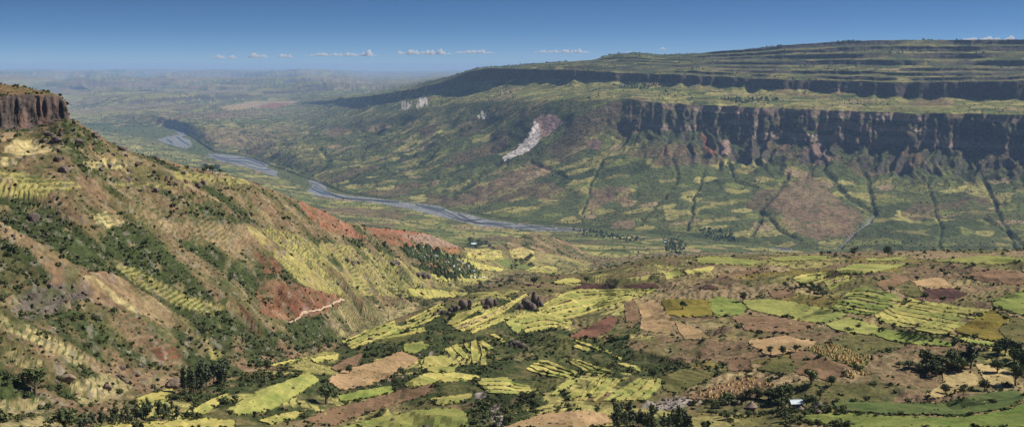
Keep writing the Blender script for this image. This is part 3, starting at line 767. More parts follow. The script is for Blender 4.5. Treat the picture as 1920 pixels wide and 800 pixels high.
def chaikin(p):
    p = np.array(p, float); q = np.roll(p, -1, 0)
    return np.stack([p * .9 + q * .1, p * .1 + q * .9], 1).reshape(-1, 2)

def sheet(px_pts, lift, tint, rnd=.8):
    """pixel outline -> mesh lying on the land, with a cut edge; returns mesh data about its base point"""
    p = dense(chaikin(px_pts), 4.0)
    p = p + rng.normal(0, rnd * .8, p.shape)
    w = np.array([land(a, b) for a, b in p])
    dm = np.median(w[:, 2])
    w = w[(w[:, 2] > dm * .72) & (w[:, 2] < dm * 1.4)]
    if len(w) < 4: return None
    b = w[:, :2]
    lo, hi = b.min(0), b.max(0)
    g = max(3.0, float(np.sqrt((hi[0] - lo[0]) * (hi[1] - lo[1]) / 700.0)))
    gx, gy = np.meshgrid(np.arange(lo[0], hi[0], g), np.arange(lo[1], hi[1], g))
    gp = np.stack([gx.ravel(), gy.ravel()], 1)
    ins = np.zeros(len(gp), bool)
    for (ax, ay), (bx_, by_) in zip(b, np.roll(b, -1, 0)):
        if ay == by_: continue
        ins ^= ((ay > gp[:, 1]) != (by_ > gp[:, 1])) & (gp[:, 0] < (bx_ - ax) * (gp[:, 1] - ay) / (by_ - ay) + ax)
    gp = gp[ins]
    nb = len(b); base = b.mean(0)
    allp = [Vector(q - base) for q in b] + [Vector(q - base) for q in gp]
    r = delaunay_2d_cdt(allp, [], [list(range(nb))], 1, 1e-4)
    V2 = np.array([[v.x, v.y] for v in r[0]]) + base
    F = [tuple(f) for f in r[2] if len(f) == 3]
    if not F: return None
    F = np.array(F)
    z = ground(V2[:, 0], V2[:, 1])
    zb = float(ground(base[0:1], base[1:2])[0])
    cnt = {}
    for f in F:
        for i in range(3):
            e = (int(f[i]), int(f[(i + 1) % 3])); cnt[tuple(sorted(e))] = cnt.get(tuple(sorted(e)), 0) + 1
    V3 = np.column_stack([V2 - base, z + lift - zb])
    n0 = len(V3)
    low = V3.copy(); low[:, 2] -= lift + .7
    sk = []
    for f in F:
        for i in range(3):
            a, c = int(f[i]), int(f[(i + 1) % 3])
            if cnt[tuple(sorted((a, c)))] == 1: sk += [(c, a, a + n0), (c, a + n0, c + n0)]
    V3 = np.vstack([V3, low]); F = np.vstack([F, np.array(sk)])
    u, inv = np.unique(F, return_inverse=True)
    me = mesh_np('field_sheet', V3[u], inv.reshape(F.shape), FM[tint])
    return me, (float(base[0]), float(base[1]), zb)

def hedge(pts, closed=True):
    HEDGE.append(dense(pts, 5.0, closed))

CROPS = ('crop', 'lime', 'green', 'leaf', 'ochre')
def one_field(pts, tint, label, hedged=True):
    global FIELD
    lift = .35 if tint in CROPS else .15
    r = sheet(pts, lift + .25, tint)
    if r is None: return
    FIELD = np.maximum(FIELD, poly_mask(pts, 0))
    me, loc = r
    put('crop_field' if tint in CROPS else 'bare_field', me, loc=loc, label=label, cat='field', group='fields')
    if hedged:
        hedge(pts)
        p = np.array(pts, float); c = p.mean(0); ev = np.linalg.svd(p - c)[2]
        half = np.abs((p - c) @ ev[0]).max(); wid = np.abs((p - c) @ ev[1]).max()
        for k in range(1 if wid < 8 else 2 if wid < 14 else 3):        # low ledges inside the plot
            o = c + ev[1] * wid * rng.uniform(-.45, .45); a = o - ev[0] * half * rng.uniform(.3, .6); b = o + ev[0] * half * rng.uniform(.3, .6)
            LEDGE.append(dense([a, (a + b) / 2 + ev[1] * wid * rng.normal(0, .1), b], 3.0, False))

def strip_field(top, bot, n, tints, label, gap=.16, name='terraced_field'):
    """curved plots between two lines, one below the other, split by dark ledges"""
    global FIELD
    def res(p, m=9):
        p = np.array(p, float); s = np.r_[0, np.cumsum(np.hypot(*np.diff(p, axis=0).T))]
        t = np.linspace(0, s[-1], m)
        return np.column_stack([np.interp(t, s, p[:, 0]), np.interp(t, s, p[:, 1])])
    a, b = res(top), res(bot)
    root = None
    n = int(round(n * 1.5)); gap = min(gap * 1.35, .42)
    cuts = np.linspace(0, 1, n + 1) + np.r_[0, rng.normal(0, .09 / n, n - 1), 0]
    for i in range(n):
        s0 = cuts[i] + gap / n * .5; s1 = cuts[i + 1] - gap / n * .5
        wv = rng.normal(0, .10 / n, 9)
        s0_ = s0 + wv; s1_ = s1 + np.roll(wv, 2)
        e0, e1 = sorted(rng.uniform(0, .5, 2)) if rng.random() < .35 else (0, 0)
        lo_ = a + (b - a) * s0_[:, None]; hi_ = a + (b - a) * s1_[:, None]
        k0 = int(e0 * 3); k1 = 9 - int(e1 * 4)
        if k1 - k0 < 4: k0, k1 = 0, 9
        poly = np.vstack([lo_[k0:k1], hi_[k0:k1][::-1]])
        t = tints[i % len(tints)]
        r = sheet(poly, (.35 if t in CROPS else .15) + .25, t, .5)
        if r is None: continue
        me, loc = r
        if root is None:
            root = put(name, None, loc=loc, label=label, cat='field', group='terraced fields')
            root.empty_display_size = 3
            r0 = loc
        put('strip', me, parent=root, loc=tuple(np.subtract(loc, r0)))
        if i: hedge(a + (b - a) * cuts[i], False)
    m = poly_mask(np.vstack([a, b[::-1]]), 0)
    FIELD = np.maximum(FIELD, m)

# centre: yellow plots between the scrub
strip_field([(1012,574),(1069,543),(1110,543),(1230,541)], [(1000,603),(1070,600),(1110,585),(1163,567),(1225,549)], 5, ['crop','lime','crop','crop','lime'], 'broad yellow terraces in long curved plots right of the dark rock outcrop')
strip_field([(966,592),(1015,584),(1072,603)], [(985,624),(1010,619),(1050,613),(1072,606)], 3, ['crop','lime','crop'], 'three short yellow plots just below the dark rock outcrop')
one_field([(837,608),(850,592),(905,571),(898,580),(850,610)], 'crop', 'narrow slanting yellow plot left of the purple boulders')
strip_field([(845,612),(880,598),(925,582),(958,566),(987,550)], [(868,622),(905,606),(940,588),(975,563),(990,554)], 2, ['crop','straw'], 'pair of long slanting yellow plots running up to the rock outcrop')
strip_field([(880,618),(920,602),(957,588)], [(885,626),(915,613),(955,597)], 2, ['crop','crop'], 'thin double strip of yellow crop below the long slanting plots')
one_field([(948,605),(968,595),(985,615),(967,626),(955,613)], 'lime', 'small kite-shaped yellow plot beside a scrubby hollow')
for k, p in enumerate(([(834,655),(845,651),(856,662),(843,665)], [(846,650),(860,645),(879,672),(870,673)], [(869,645),(876,643),(885,659),(878,659)], [(882,642),(892,637),(899,660),(896,684),(885,680)], [(898,643),(910,655),(912,683),(900,686),(904,660)], [(894,640),(905,639),(927,653),(918,657)])):
    one_field(p, 'crop', ['leftmost finger of the fan of small yellow plots in dark scrub', 'second finger of the fan of small yellow plots in dark scrub', 'short middle finger of the fan of small yellow plots', 'broad upright finger of the fan of yellow plots', 'right upright finger of the fan of yellow plots', 'thin slanting finger topping the fan of yellow plots'][k], False)
one_field([(918,627),(925,625),(949,640),(945,644)], 'crop', 'tiny isolated yellow strip in the scrub above the fan of plots')
one_field([(1071,637),(1080,637),(1148,660),(1143,664),(1110,652)], 'crop', 'long thin yellow strip crossing scrub below the red-brown field')
one_field([(1072,650),(1085,647),(1108,656),(1100,659)], 'crop', 'short thin yellow strip under the long thin strip')
one_field([(1146,666),(1166,671),(1163,676)], 'crop', 'tiny yellow sliver at the end of the long thin strip')
strip_field([(1010,676),(1025,674),(1062,689),(1085,698)], [(986,692),(1000,700),(1030,706),(1050,709)], 3, ['crop','crop','crop'], 'three curved yellow plots stacked like a leaf in dark scrub', .34)
strip_field([(1075,673),(1088,674),(1130,690),(1163,697)], [(1068,680),(1085,690),(1098,698),(1125,700)], 2, ['crop','lime'], 'two hooked yellow plots right of the leaf-shaped terraces', .4)
one_field([(1156,681),(1165,680),(1196,688),(1201,697),(1180,691)], 'crop', 'small bent yellow strip beside round dark bushes')
one_field([(1033,741),(1055,718),(1080,709),(1086,710),(1070,723),(1045,739)], 'lime', 'slanting yellow-green strip left of the broad lower terraces')
one_field([(1060,746),(1075,733),(1092,728),(1086,743),(1070,749)], 'crop', 'small yellow plot under the slanting yellow-green strip')
strip_field([(1085,750),(1103,722),(1110,707),(1124,708)], [(1117,752),(1140,735),(1165,714),(1186,708)], 3, ['crop','crop','lime'], 'fan of yellow terraces widening downhill, left half of the lower terraces', .22)
strip_field([(1128,752),(1150,738),(1190,712),(1198,710)], [(1212,750),(1236,728),(1240,716),(1240,711)], 3, ['lime','lime','crop'], 'broad green-yellow terraces above the eucalyptus row', .16)
one_field([(798,668),(830,667),(862,682),(850,697),(820,700),(790,692)], 'crop', 'rounded yellow field left of the fan of plots')
one_field([(820,702),(855,698),(900,706),(895,712),(840,716),(820,715)], 'crop', 'low yellow plot below the rounded yellow field')
strip_field([(890,712),(905,708),(955,708),(962,718),(1010,726)], [(915,736),(940,738),(960,741),(985,739),(1002,735)], 3, ['lime','crop','crop'], 'yellow field in three steps above a rocky gully')
one_field([(805,748),(850,742),(887,738),(872,752),(820,761)], 'crop', 'small yellow plot beside the grey rocky gully')
one_field([(635,804),(700,785),(740,778),(790,768),(850,765),(876,775),(880,804)], 'lime', 'large smooth yellow-green field cut by the lower edge of the picture')
one_field([(570,790),(600,772),(680,752),(780,722),(812,719),(802,740),(700,770),(620,799)], 'brown', 'long curved brown stony field right of the big lone tree')
one_field([(633,742),(690,730),(735,724),(738,735),(680,748),(640,753)], 'green', 'narrow bright green field right of the big lone tree')
one_field([(423,771),(480,735),(530,718),(578,698),(600,712),(565,735),(505,770),(450,778)], 'lime', 'big pale yellow field sloping left of the big lone tree')
one_field([(612,712),(650,692),(700,680),(750,658),(787,672),(740,705),(690,722),(640,732)], 'tan', 'pinkish stubble field strewn with stones in the lower centre')
one_field([(620,690),(660,668),(682,661),(668,686),(635,696)], 'brown', 'small bare brown plot above the stony stubble field')
one_field([(755,646),(790,640),(805,648),(782,663),(760,661)], 'lime', 'small green-yellow plot at the top of the stubble field')
one_field([(755,720),(800,700),(840,700),(820,716),(770,728)], 'crop', 'low yellow plot right of the narrow bright green field')
one_field([(500,686),(560,672),(577,669),(560,679)], 'crop', 'thin yellow sliver near the stream, left one')
one_field([(582,673),(635,664),(634,672),(590,681)], 'crop', 'thin yellow sliver near the stream, right one')
one_field([(248,752),(275,740),(325,728),(321,741),(300,759),(265,766)], 'crop', 'yellow field left of the tall dark eucalyptus group')
one_field([(350,774),(395,750),(428,737),(416,753),(380,777)], 'crop', 'narrow yellow plot right of the tall dark eucalyptus group')
one_field([(165,803),(300,791),(380,784),(440,789),(440,804)], 'crop', 'yellow field along the lower left edge of the picture')
one_field([(485,789),(530,776),(577,767),(560,781),(510,796)], 'crop', 'small yellow plot below the big pale yellow field')
strip_field([(640,640),(690,618),(740,600)], [(660,655),(700,640),(745,622)], 3, ['crop','lime','crop'], 'broken yellow terraces by the stream below the hillside', .4)
strip_field([(760,600),(800,580),(830,566)], [(770,618),(810,600),(838,585)], 3, ['crop','crop','lime'], 'slanting yellow terraces left of the purple boulders', .36)
strip_field([(690,625),(740,612),(790,605)], [(700,640),(750,632),(800,622)], 2, ['crop','lime'], 'low yellow terraces in the scrub under the boulders', .4)
# centre and right: bare earth
one_field([(1065,631),(1115,608),(1145,592),(1160,600),(1140,621),(1115,634)], 'clay', 'red-brown ploughed field shaped like an arrow')
one_field([(1072,541),(1095,532),(1155,535),(1140,542)], 'plum', 'dark plum ploughed strip beside the upper yellow terraces')
one_field([(1170,536),(1225,530),(1240,540),(1190,542)], 'plum', 'second dark plum ploughed strip, further right')
one_field([(1038,528),(1065,521),(1090,525),(1085,531),(1045,533)], 'crop', 'small yellow field at the plateau rim near a dark tree')
one_field([(1172,568),(1190,562),(1200,590),(1180,619),(1173,600)], 'brown', 'narrow bare brown plot left of a hedge line')
one_field([(1195,570),(1230,561),(1262,600),(1255,626),(1200,619),(1203,595)], 'tan', 'broad bare tan field with a bushy hedge along it')
one_field([(1268,603),(1300,612),(1330,630),(1322,637),(1285,637),(1272,620)], 'tan', 'tapering tan plot between two bushy hollows')
one_field([(1240,560),(1300,562),(1333,563),(1336,592),(1290,595),(1250,590)], 'ochre', 'square ochre field left of the bright green field')
one_field([(1370,594),(1450,592),(1540,608),(1480,625),(1400,620)], 'brown', 'wide brown field below the pale green slope')
one_field([(1400,640),(1470,630),(1530,640),(1520,655),(1440,668)], 'tan', 'bare tan ground with a row of round bushes')
one_field([(1360,675),(1405,672),(1412,695),(1365,695)], 'brown', 'small brown plot hemmed by bushes in the centre right')
one_field([(1415,692),(1460,670),(1520,675),(1480,702)], 'olive', 'olive grass field right of the bushy hollow')
one_field([(1237,707),(1280,692),(1350,695),(1330,710),(1270,736),(1245,731)], 'olive', 'olive grass mound left of the stook field')
one_field([(1285,746),(1350,720),(1410,703),(1450,722),(1420,743),(1330,751)], 'brown', 'brown stubble field dotted with stooks above the farmstead')
one_field([(1512,652),(1560,644),(1635,672),(1615,692),(1530,667)], 'olive', 'olive stubble field thick with yellow stooks')
one_field([(1480,560+95),(1505,650),(1530,665),(1600,690),(1560,715),(1490,700)], 'brown', 'plain brown field between the two stook fields')
one_field([(1328,563),(1345,556),(1385,562),(1402,580),(1390,590),(1342,594),(1333,580)], 'green', 'bright green field with scattered bushes along its top')
one_field([(1392,563),(1430,561),(1480,565),(1530,575),(1590,590),(1545,607),(1500,603),(1450,591),(1404,580)], 'lime', 'long pale green slope right of the bright green field')
one_field([(1548,609),(1590,595),(1620,605),(1659,617),(1640,628),(1600,625),(1565,618)], 'lime', 'pale green plot below the stream bend')
one_field([(1640,629),(1662,618),(1720,630),(1792,642),(1780,649),(1720,646),(1670,639)], 'green', 'long low green plot under the great yellow field')
strip_field([(1706,560),(1725,563),(1817,577),(1856,582)], [(1637,592),(1650,603),(1700,615),(1772,629)], 5, ['crop','crop','crop','lime','crop'], 'great yellow field in parallel plots on the right', .10)
strip_field([(1580,556),(1600,541),(1620,538),(1703,558)], [(1556,577),(1580,585),(1620,591),(1640,588)], 5, ['green','lime','green','lime','green'], 'green curved terraces left of the great yellow field', .2)
one_field([(1790,621),(1815,605),(1858,583),(1892,600),(1867,618),(1890,644),(1840,635)], 'ochre', 'dark ochre field right of the great yellow field')
one_field([(1862,583),(1925,600),(1930,648),(1896,642),(1872,618),(1896,600)], 'olive', 'dull olive ground at the right edge beside the ochre field')
one_field([(1860,561),(1925,544),(1935,597),(1890,583),(1862,573)], 'green', 'smooth green field at the right edge above the ochre field')
one_field([(1775,628),(1800,630),(1882,647),(1866,651),(1810,641)], 'lime', 'thin green wedge below the ochre field')
one_field([(1567,506),(1600,495),(1706,494),(1680,503),(1630,512),(1575,513)], 'lime', 'long light green field below the two rim trees')
strip_field([(1484,521),(1520,512),(1562,510)], [(1512,538),(1530,532),(1548,524)], 3, ['crop','lime','crop'], 'slanting yellow terraces above the wooded stream', .2)
strip_field([(1545,527),(1600,512),(1622,515)], [(1556,546),(1575,535),(1600,524)], 3, ['lime','straw','lime'], 'pale plots right of the slanting yellow terraces', .24)
one_field([(1745,489),(1790,485),(1850,479),(1930,485),(1880,496),(1800,493)], 'lime', 'yellow-green field along the rim at the far right')
one_field([(1620,485),(1700,482),(1696,489),(1630,489)], 'lime', 'thin green strip on the rim between the two trees')
one_field([(1710,526),(1760,520),(1797,540),(1740,542),(1720,536)], 'tan', 'pale tan field above the dark ploughed oval')
one_field([(1727,542),(1790,541),(1812,552),(1800,558),(1745,559)], 'plum', 'dark ploughed oval above the great yellow field')
one_field([(1684,546),(1715,533),(1737,556),(1705,557)], 'olive', 'triangular olive field beside the dark ploughed oval')
one_field([(1800,515),(1860,505),(1925,512),(1925,535),(1850,530)], 'brown', 'brown hillside field at the right edge')
one_field([(1640,530),(1690,515),(1705,525),(1660,545)], 'brown', 'small furrowed brown plot above the green terraces')
one_field([(1735,742),(1770,716),(1766,690),(1800,689),(1832,704),(1836,720),(1790,737),(1750,747)], 'straw', 'pale sandy threshing ground below the dark grove')
one_field([(1828,681),(1862,685),(1894,697),(1902,720),(1870,729),(1845,712)], 'straw', 'pale sandy clearing between the grove and the right edge')
one_field([(1560,752),(1620,754),(1760,758),(1860,736),(1905,732),(1922,745),(1890,765),(1800,779),(1700,777),(1570,771)], 'leaf', 'dark green sweeping field at the lower right')
one_field([(1495,782),(1560,774),(1700,782),(1800,784),(1890,770),(1935,750),(1935,804),(1600,804),(1510,792)], 'green', 'light green field along the lower right corner')
one_field([(1365,804),(1390,786),(1430,778),(1465,786),(1490,804)], 'olive', 'rounded brown-olive mound at the lower edge below the farmstead')
one_field([(935,804),(960,795),(1020,775),(1090,770),(1140,775),(1150,790),(1100,804)], 'tan', 'stony tan rise at the lower edge left of the eucalyptus row')
one_field([(1245,513),(1270,507),(1286,515),(1250,523)], 'lime', 'small green field on the rim near the centre')
one_field([(1280,507),(1340,499),(1332,510),(1290,514)], 'crop', 'thin yellow strip on the rim right of the small green field')
one_field([(1300,486),(1330,481),(1432,489),(1420,497),(1360,496),(1310,493)], 'lime', 'long yellow-green field on the crest of the rim')
one_field([(1440,484),(1500,479),(1560,480),(1540,487),(1460,490)], 'lime', 'yellow-green sliver on the rim crest further right')
one_field([(1345,515),(1400,506),(1440,505),(1400,516),(1350,521)], 'brown', 'long bare brown field in the middle of the rim')
one_field([(1310,540),(1330,533),(1348,541),(1320,543)], 'plum', 'small dark plum plot above the bright green field')
one_field([(1440,545),(1485,542),(1490,555),(1450,560)], 'brown', 'brown plot right of the round lone tree')
# village fields
strip_field([(878,470),(905,466),(940,470)], [(874,482),(905,487),(945,486)], 4, ['crop','crop','straw','crop'], 'stepped yellow terraces right of the village', .3)
one_field([(820,473),(850,480),(890,492),(946,505),(940,509),(895,504),(868,490)], 'crop', 'long yellow field along the lower side of the village')
one_field([(852,510),(905,512),(916,520),(905,530),(870,530),(856,521)], 'crop', 'pale yellow field below the village')
one_field([(765,541),(790,541),(882,550),(880,556),(800,559),(770,553)], 'crop', 'broad pale field at the foot of the stepped slope')
one_field([(806,513),(840,519),(846,529),(820,526)], 'crop', 'small pale field beside the dark rock mound')
one_field([(832,469),(860,466),(869,477),(845,475)], 'orange', 'orange-brown bare plot next to the village grove')
one_field([(797,490),(830,487),(850,498),(840,505),(810,498)], 'orange', 'bare orange plot inside the village')
one_field([(934,490),(950,485),(1000,500),(990,506),(945,501)], 'leaf', 'dark green plot below the conical hill')
one_field([(985,508),(1000,500),(1042,500),(1052,505),(1030,513)], 'crop', 'small yellow field at the foot of the conical hill')
strip_field([(955,468),(980,462),(1000,470)], [(960,484),(985,486),(1005,490)], 4, ['straw','crop','straw','crop'], 'tiny yellow steps on the flank of the conical hill', .3)
# ------------------------------------------------------------------ foliage
M_LEAF = flat_mat('leaf_dark', (.080, .100, .034), .45, .9, .8, .2, .22)
M_LEAF2 = flat_mat('leaf_olive', (.105, .112, .040), .4, .8, .8, .2, .25)
M_EUC = flat_mat('leaf_eucalyptus', (.085, .102, .048), .4, .6, .75, .25, .18)
M_SCRUB = flat_mat('scrub_leaf', (.085, .100, .034), .5, .12, .85, .15)
M_FARTREE = flat_mat('far_tree_leaf', (.050, .068, .026), .4, .02, .9, .1)
M_BARK = flat_mat('bark', (.12, .09, .065), .3, 3, .95, .1)

def leaf_cloud(n, lobes, size, seed, flat=.6):
    """quads spread through a set of ellipsoid lobes (cx,cy,cz,rx,ry,rz)"""
    r = np.random.default_rng(seed)
    L_ = np.array(lobes, float)
    vol = L_[:, 3] * L_[:, 4] * L_[:, 5]
    k = r.choice(len(L_), n, p=vol / vol.sum())
    d = r.normal(size=(n, 3)); d /= np.linalg.norm(d, axis=1)[:, None]
    rad = r.random(n) ** .33 * (.75 + .35 * r.random(n))
    c = L_[k, :3] + d * rad[:, None] * L_[k, 3:]
    a = r.normal(size=(n, 3)) + d * .4; a /= np.linalg.norm(a, axis=1)[:, None]
    nrm = d * .9 + r.normal(size=(n, 3)) * flat; nrm /= np.linalg.norm(nrm, axis=1)[:, None]
    t1 = np.cross(nrm, a); t1 /= np.linalg.norm(t1, axis=1)[:, None] + 1e-9
    t2 = np.cross(nrm, t1)
    s = size * (.6 + .9 * r.random(n))[:, None]; s2 = s * (.6 + .5 * r.random(n))[:, None]
    V = np.stack([c - t1 * s - t2 * s2 * .6, c + t1 * s * .7 - t2 * s2, c + t1 * s + t2 * s2 * .7, c - t1 * s * .8 + t2 * s2], 1).reshape(-1, 3)
    return V, np.arange(4 * n).reshape(n, 4)

def tube(pts, rad, seg=6):
    P = np.array(pts, float); V, F = [], []
    for i, (p, r_) in enumerate(zip(P, rad)):
        t = P[min(i + 1, len(P) - 1)] - P[max(i - 1, 0)]; t /= np.linalg.norm(t)
        u = np.cross(t, (0.3, 1, .1)); u /= np.linalg.norm(u); v = np.cross(t, u)
        for s in range(seg):
            a = 2 * math.pi * s / seg
            V.append(p + r_ * (math.cos(a) * u + math.sin(a) * v))
        if i:
            for s in range(seg):
                F.append(((i - 1) * seg + s, (i - 1) * seg + (s + 1) % seg, i * seg + (s + 1) % seg, i * seg + s))
    return np.array(V), np.array(F)

def join(parts):
    V, F, o = [], [], 0
    for v, f in parts:
        V.append(v); F.append(f + o); o += len(v)
    return np.vstack(V), np.vstack(F)

def tree_proto(kind, seed):
    """unit tree 1 m high: (trunk mesh, crown mesh)"""
    r = np.random.default_rng(seed)
    if kind == 'euc':
        lob = [(r.normal(0, .035), r.normal(0, .035), z, .11 * (1.25 - z) + .05, .11 * (1.25 - z) + .05, .10) for z in np.linspace(.32, .93, 8)]
        lob += [(r.normal(0, .13), r.normal(0, .13), r.uniform(.3, .8), .09, .09, .12) for _ in range(7)]
        n, size, mat = 430, .034, M_EUC
        tr = [tube([(0, 0, -.04), (.01, 0, .3), (0, .01, .6), (.01, 0, .92)], [.028, .02, .014, .005], 6)]
        tr += [tube([(0, 0, z), (.07 * math.cos(a), .07 * math.sin(a), z + .14)], [.012, .004], 4) for z, a in zip(np.linspace(.3, .7, 5), r.uniform(0, 6.3, 5))]
    elif kind == 'bush':
        lob = [(r.normal(0, .32), r.normal(0, .32), r.uniform(.3, .62), r.uniform(.28, .42), r.uniform(.28, .42), r.uniform(.24, .36)) for _ in range(6)] + [(0, 0, .4, .5, .5, .4)]
        n, size, mat = 170, .085, (M_LEAF, M_LEAF2)[seed % 2]
        tr = [tube([(0, 0, -.15), (.03, 0, .15), (.05, .02, .4)], [.06, .05, .02], 5)] + [tube([(0, 0, 0), (.25 * math.cos(a), .25 * math.sin(a), .42)], [.04, .012], 4) for a in r.uniform(0, 6.3, 3)]
    else:
        lob = [(.34 * math.cos(a) * q, .34 * math.sin(a) * q, z, .20, .20, .15) for a, q, z in zip(r.uniform(0, 6.3, 11), r.uniform(.25, 1, 11), r.uniform(.42, .84, 11))] + [(0, 0, .72, .28, .28, .2)]
        n, size, mat = 520, .038, (M_LEAF, M_LEAF, M_LEAF2)[seed % 3]
        tr = [tube([(0, 0, -.05), (.015, .01, .15), (0, .02, .34), (.01, .01, .55)], [.05, .035, .03, .015], 7)]
        tr += [tube([(0, .01, .24), (.16 * math.cos(a), .16 * math.sin(a), .42), (.28 * math.cos(a), .28 * math.sin(a), .62)], [.022, .014, .005], 4) for a in r.uniform(0, 6.3, 5)]
    V, F = leaf_cloud(n, lob, size, seed + 5)
    v, f = join(tr)
    return mesh_np('trunk', v, f, M_BARK, True), mesh_np('crown', V, F, mat)
PROTO = {k: [tree_proto(k, 40 + i * 7 + len(k)) for i in range(5)] for k in ('euc', 'broad', 'bush')}

ORD = ['first', 'second', 'third', 'fourth', 'fifth', 'sixth', 'seventh', 'eighth', 'ninth', 'tenth', 'eleventh', 'twelfth', 'thirteenth', 'fourteenth', 'fifteenth', 'sixteenth', 'seventeenth', 'eighteenth', 'nineteenth', 'twentieth'] + ['twenty-' + t for t in ('first', 'second', 'third', 'fourth', 'fifth', 'sixth', 'seventh', 'eighth', 'ninth')] + ['thirtieth'] + ['thirty-' + t for t in ('first', 'second', 'third', 'fourth', 'fifth', 'sixth', 'seventh', 'eighth', 'ninth')] + ['fortieth'] + ['forty-' + t for t in ('first', 'second', 'third', 'fourth', 'fifth', 'sixth', 'seventh', 'eighth', 'ninth')]
def plant(kind, x, y, height, name, label, cat, group=None, wide=1.0):
    tr, cr = PROTO[kind][int(rng.integers(5))]
    z = float(ground([x], [y])[0])
    o = put(name, None, loc=(x, y, z), label=label, cat=cat, group=group)
    o.empty_display_size = 1
    a = float(rng.uniform(0, 6.28))
    o.rotation_euler = (0, 0, a); o.scale = (height * wide, height * wide * float(rng.uniform(.88, 1.12)), height)
    put('trunk', tr, parent=o); put('crown', cr, parent=o)
    return o

def plant_px(kind, px, py, hpx, name, label, cat='tree', group=None, wide=1.0):
    x, y, d = land(px, py)
    return plant(kind, x, y, hpx / FPX * d * 1.02, name, label, cat, group, wide)

# single trees one can point to
for px, py, hp, kind, wd, lab in (
    (612, 757, 40, 'broad', 1.15, 'big dark lone tree casting a round shadow at the edge of the brown stony field'),
    (1393, 564, 19, 'broad', 1.05, 'round-headed lone tree on a bare trunk at the top of the bright green field'),
    (1665, 484, 25, 'broad', .75, 'right and taller of the two dark trees standing on the plateau rim'),
    (1601, 480, 17, 'broad', 1.2, 'left and broader of the two dark trees standing on the plateau rim'),
    (66, 738, 52, 'broad', 1.35, 'broad dark tree on the stony slope at the lower left edge'),
    (120, 808, 48, 'broad', 1.5, 'wide spreading dark tree in the lower left corner'),
    (1100, 530, 13, 'broad', 1.5, 'low dark tree beside the small yellow rim field'),
    (1001, 535, 18, 'broad', 1.2, 'dark tree behind the rock outcrop'),
    (957, 532, 12, 'broad', 1.6, 'low spreading tree left of the rock outcrop top'),
    (1280, 580, 17, 'broad', 1.2, 'dark bushy tree standing in the ochre square field'),
    (655, 700, 18, 'broad', 1.1, 'dark round tree at the corner of the stony stubble field'),
    (735, 668, 22, 'broad', 1.2, 'leafy tree at the top left of the stubble field'),
    (500, 694, 24, 'broad', .8, 'dark slim tree near the stream above the big pale field'),
    (598, 660, 20, 'broad', .9, 'dark tree by the stream under the red slope'),
    (1225, 712, 24, 'broad', 1.2, 'dark round tree at the corner of the broad lower terraces'),
    (1520, 722, 32, 'broad', 1.35, 'clump-like dark tree in the middle of the plain brown field'),
    (1560, 722, 20, 'broad', 1.4, 'small round tree right of the clump in the plain brown field'),
    (1604, 697, 16, 'broad', 1.0, 'small tree at the lower corner of the olive stook field'),
    (1445, 664, 18, 'broad', 1.0, 'left of the row of round trees on bare tan ground'),
    (1468, 666, 20, 'broad', 1.0, 'middle of the row of round trees on bare tan ground'),
    (1492, 660, 15, 'broad', 1.0, 'right of the row of round trees on bare tan ground'),
    (1736, 690, 36, 'broad', .95, 'tall airy tree at the left end of the dark grove'),
    (1820, 690, 46, 'euc', 1.5, 'tallest dark tree at the right end of the grove'),
    (1806, 742, 20, 'broad', 1.2, 'small tree at the lower edge of the threshing ground'),
    (1772, 738, 20, 'broad', 1.3, 'bushy tree standing in the threshing ground'),
    (1846, 733, 24, 'broad', 1.2, 'heart-shaped dark tree between the two sandy clearings'),
    (1904, 722, 46, 'broad', .9, 'large dark tree at the right edge above the sandy clearing'),
    (1922, 700, 44, 'broad', .9, 'large dark tree half cut off by the right edge'),
    (1870, 700, 26, 'broad', 1.3, 'low dark tree on the upper side of the sandy clearing'),
    (1735, 562, 14, 'broad', 1.3, 'dark tree by the tiny hut above the great yellow field'),
    (1670, 548, 13, 'broad', 1.4, 'dark tree above the green curved terraces'),
    (1698, 574, 7, 'broad', 1.5, 'little bush tree inside the top of the great yellow field'),
    (1720, 613, 8, 'broad', 1.5, 'little round tree in the lower part of the great yellow field')):
    plant_px(kind, px, py, hp, 'tree', lab, 'tree', 'single trees', wd)

def grove(kind, spots, hp, name, label, group, wide=1.0):
    spots = sorted((float(a), float(b)) for a, b in spots)
    for i, (a, b) in enumerate(spots):
        where = 'leftmost' if i == 0 else 'rightmost' if i == len(spots) - 1 else ORD[i] + ' from the left,'
        plant_px(kind, a, b, hp * rng.uniform(.6, 1.2), name, where + ' ' + label, 'tree', group, wide * rng.uniform(.85, 1.2))
def along(pts, n, jx=2, jy=2):
    p = dense(pts, 1.0, False); i = np.linspace(0, len(p) - 1, n).astype(int)
    return p[i] + np.column_stack([rng.normal(0, jx, n), rng.normal(0, jy, n)])
grove('euc', along([(1146,806),(1165,800),(1200,802),(1230,806),(1290,808)], 17, 4, 4), 44, 'eucalyptus_tree', 'tall eucalyptus of the row at the lower edge', 'eucalyptus row at the lower edge', .95)
grove('euc', along([(352,735),(370,728),(395,722),(415,712),(425,706)], 16, 4, 6), 46, 'eucalyptus_tree', 'tall eucalyptus of the dark clump by the stream', 'eucalyptus clump by the stream', 1.0)
grove('euc', along([(150,800),(190,796),(230,792),(270,790),(300,786),(335,778)], 19, 5, 4), 32, 'eucalyptus_tree', 'eucalyptus of the ragged line at the lower left', 'eucalyptus line at the lower left', 1.15)
grove('broad', along([(1330,772),(1345,765),(1370,758),(1420,750),(1450,752),(1470,765)], 14, 3, 3), 21, 'farmstead_tree', 'dark round tree left of and behind the farm huts', 'trees at the left of the farmstead', 1.25)
grove('broad', along([(1455,757),(1468,752),(1480,748)], 5, 3, 2), 34, 'farmstead_tree', 'tall dark tree between the thatched hut and the tin roof', 'tall trees in the farmstead', 1.1)
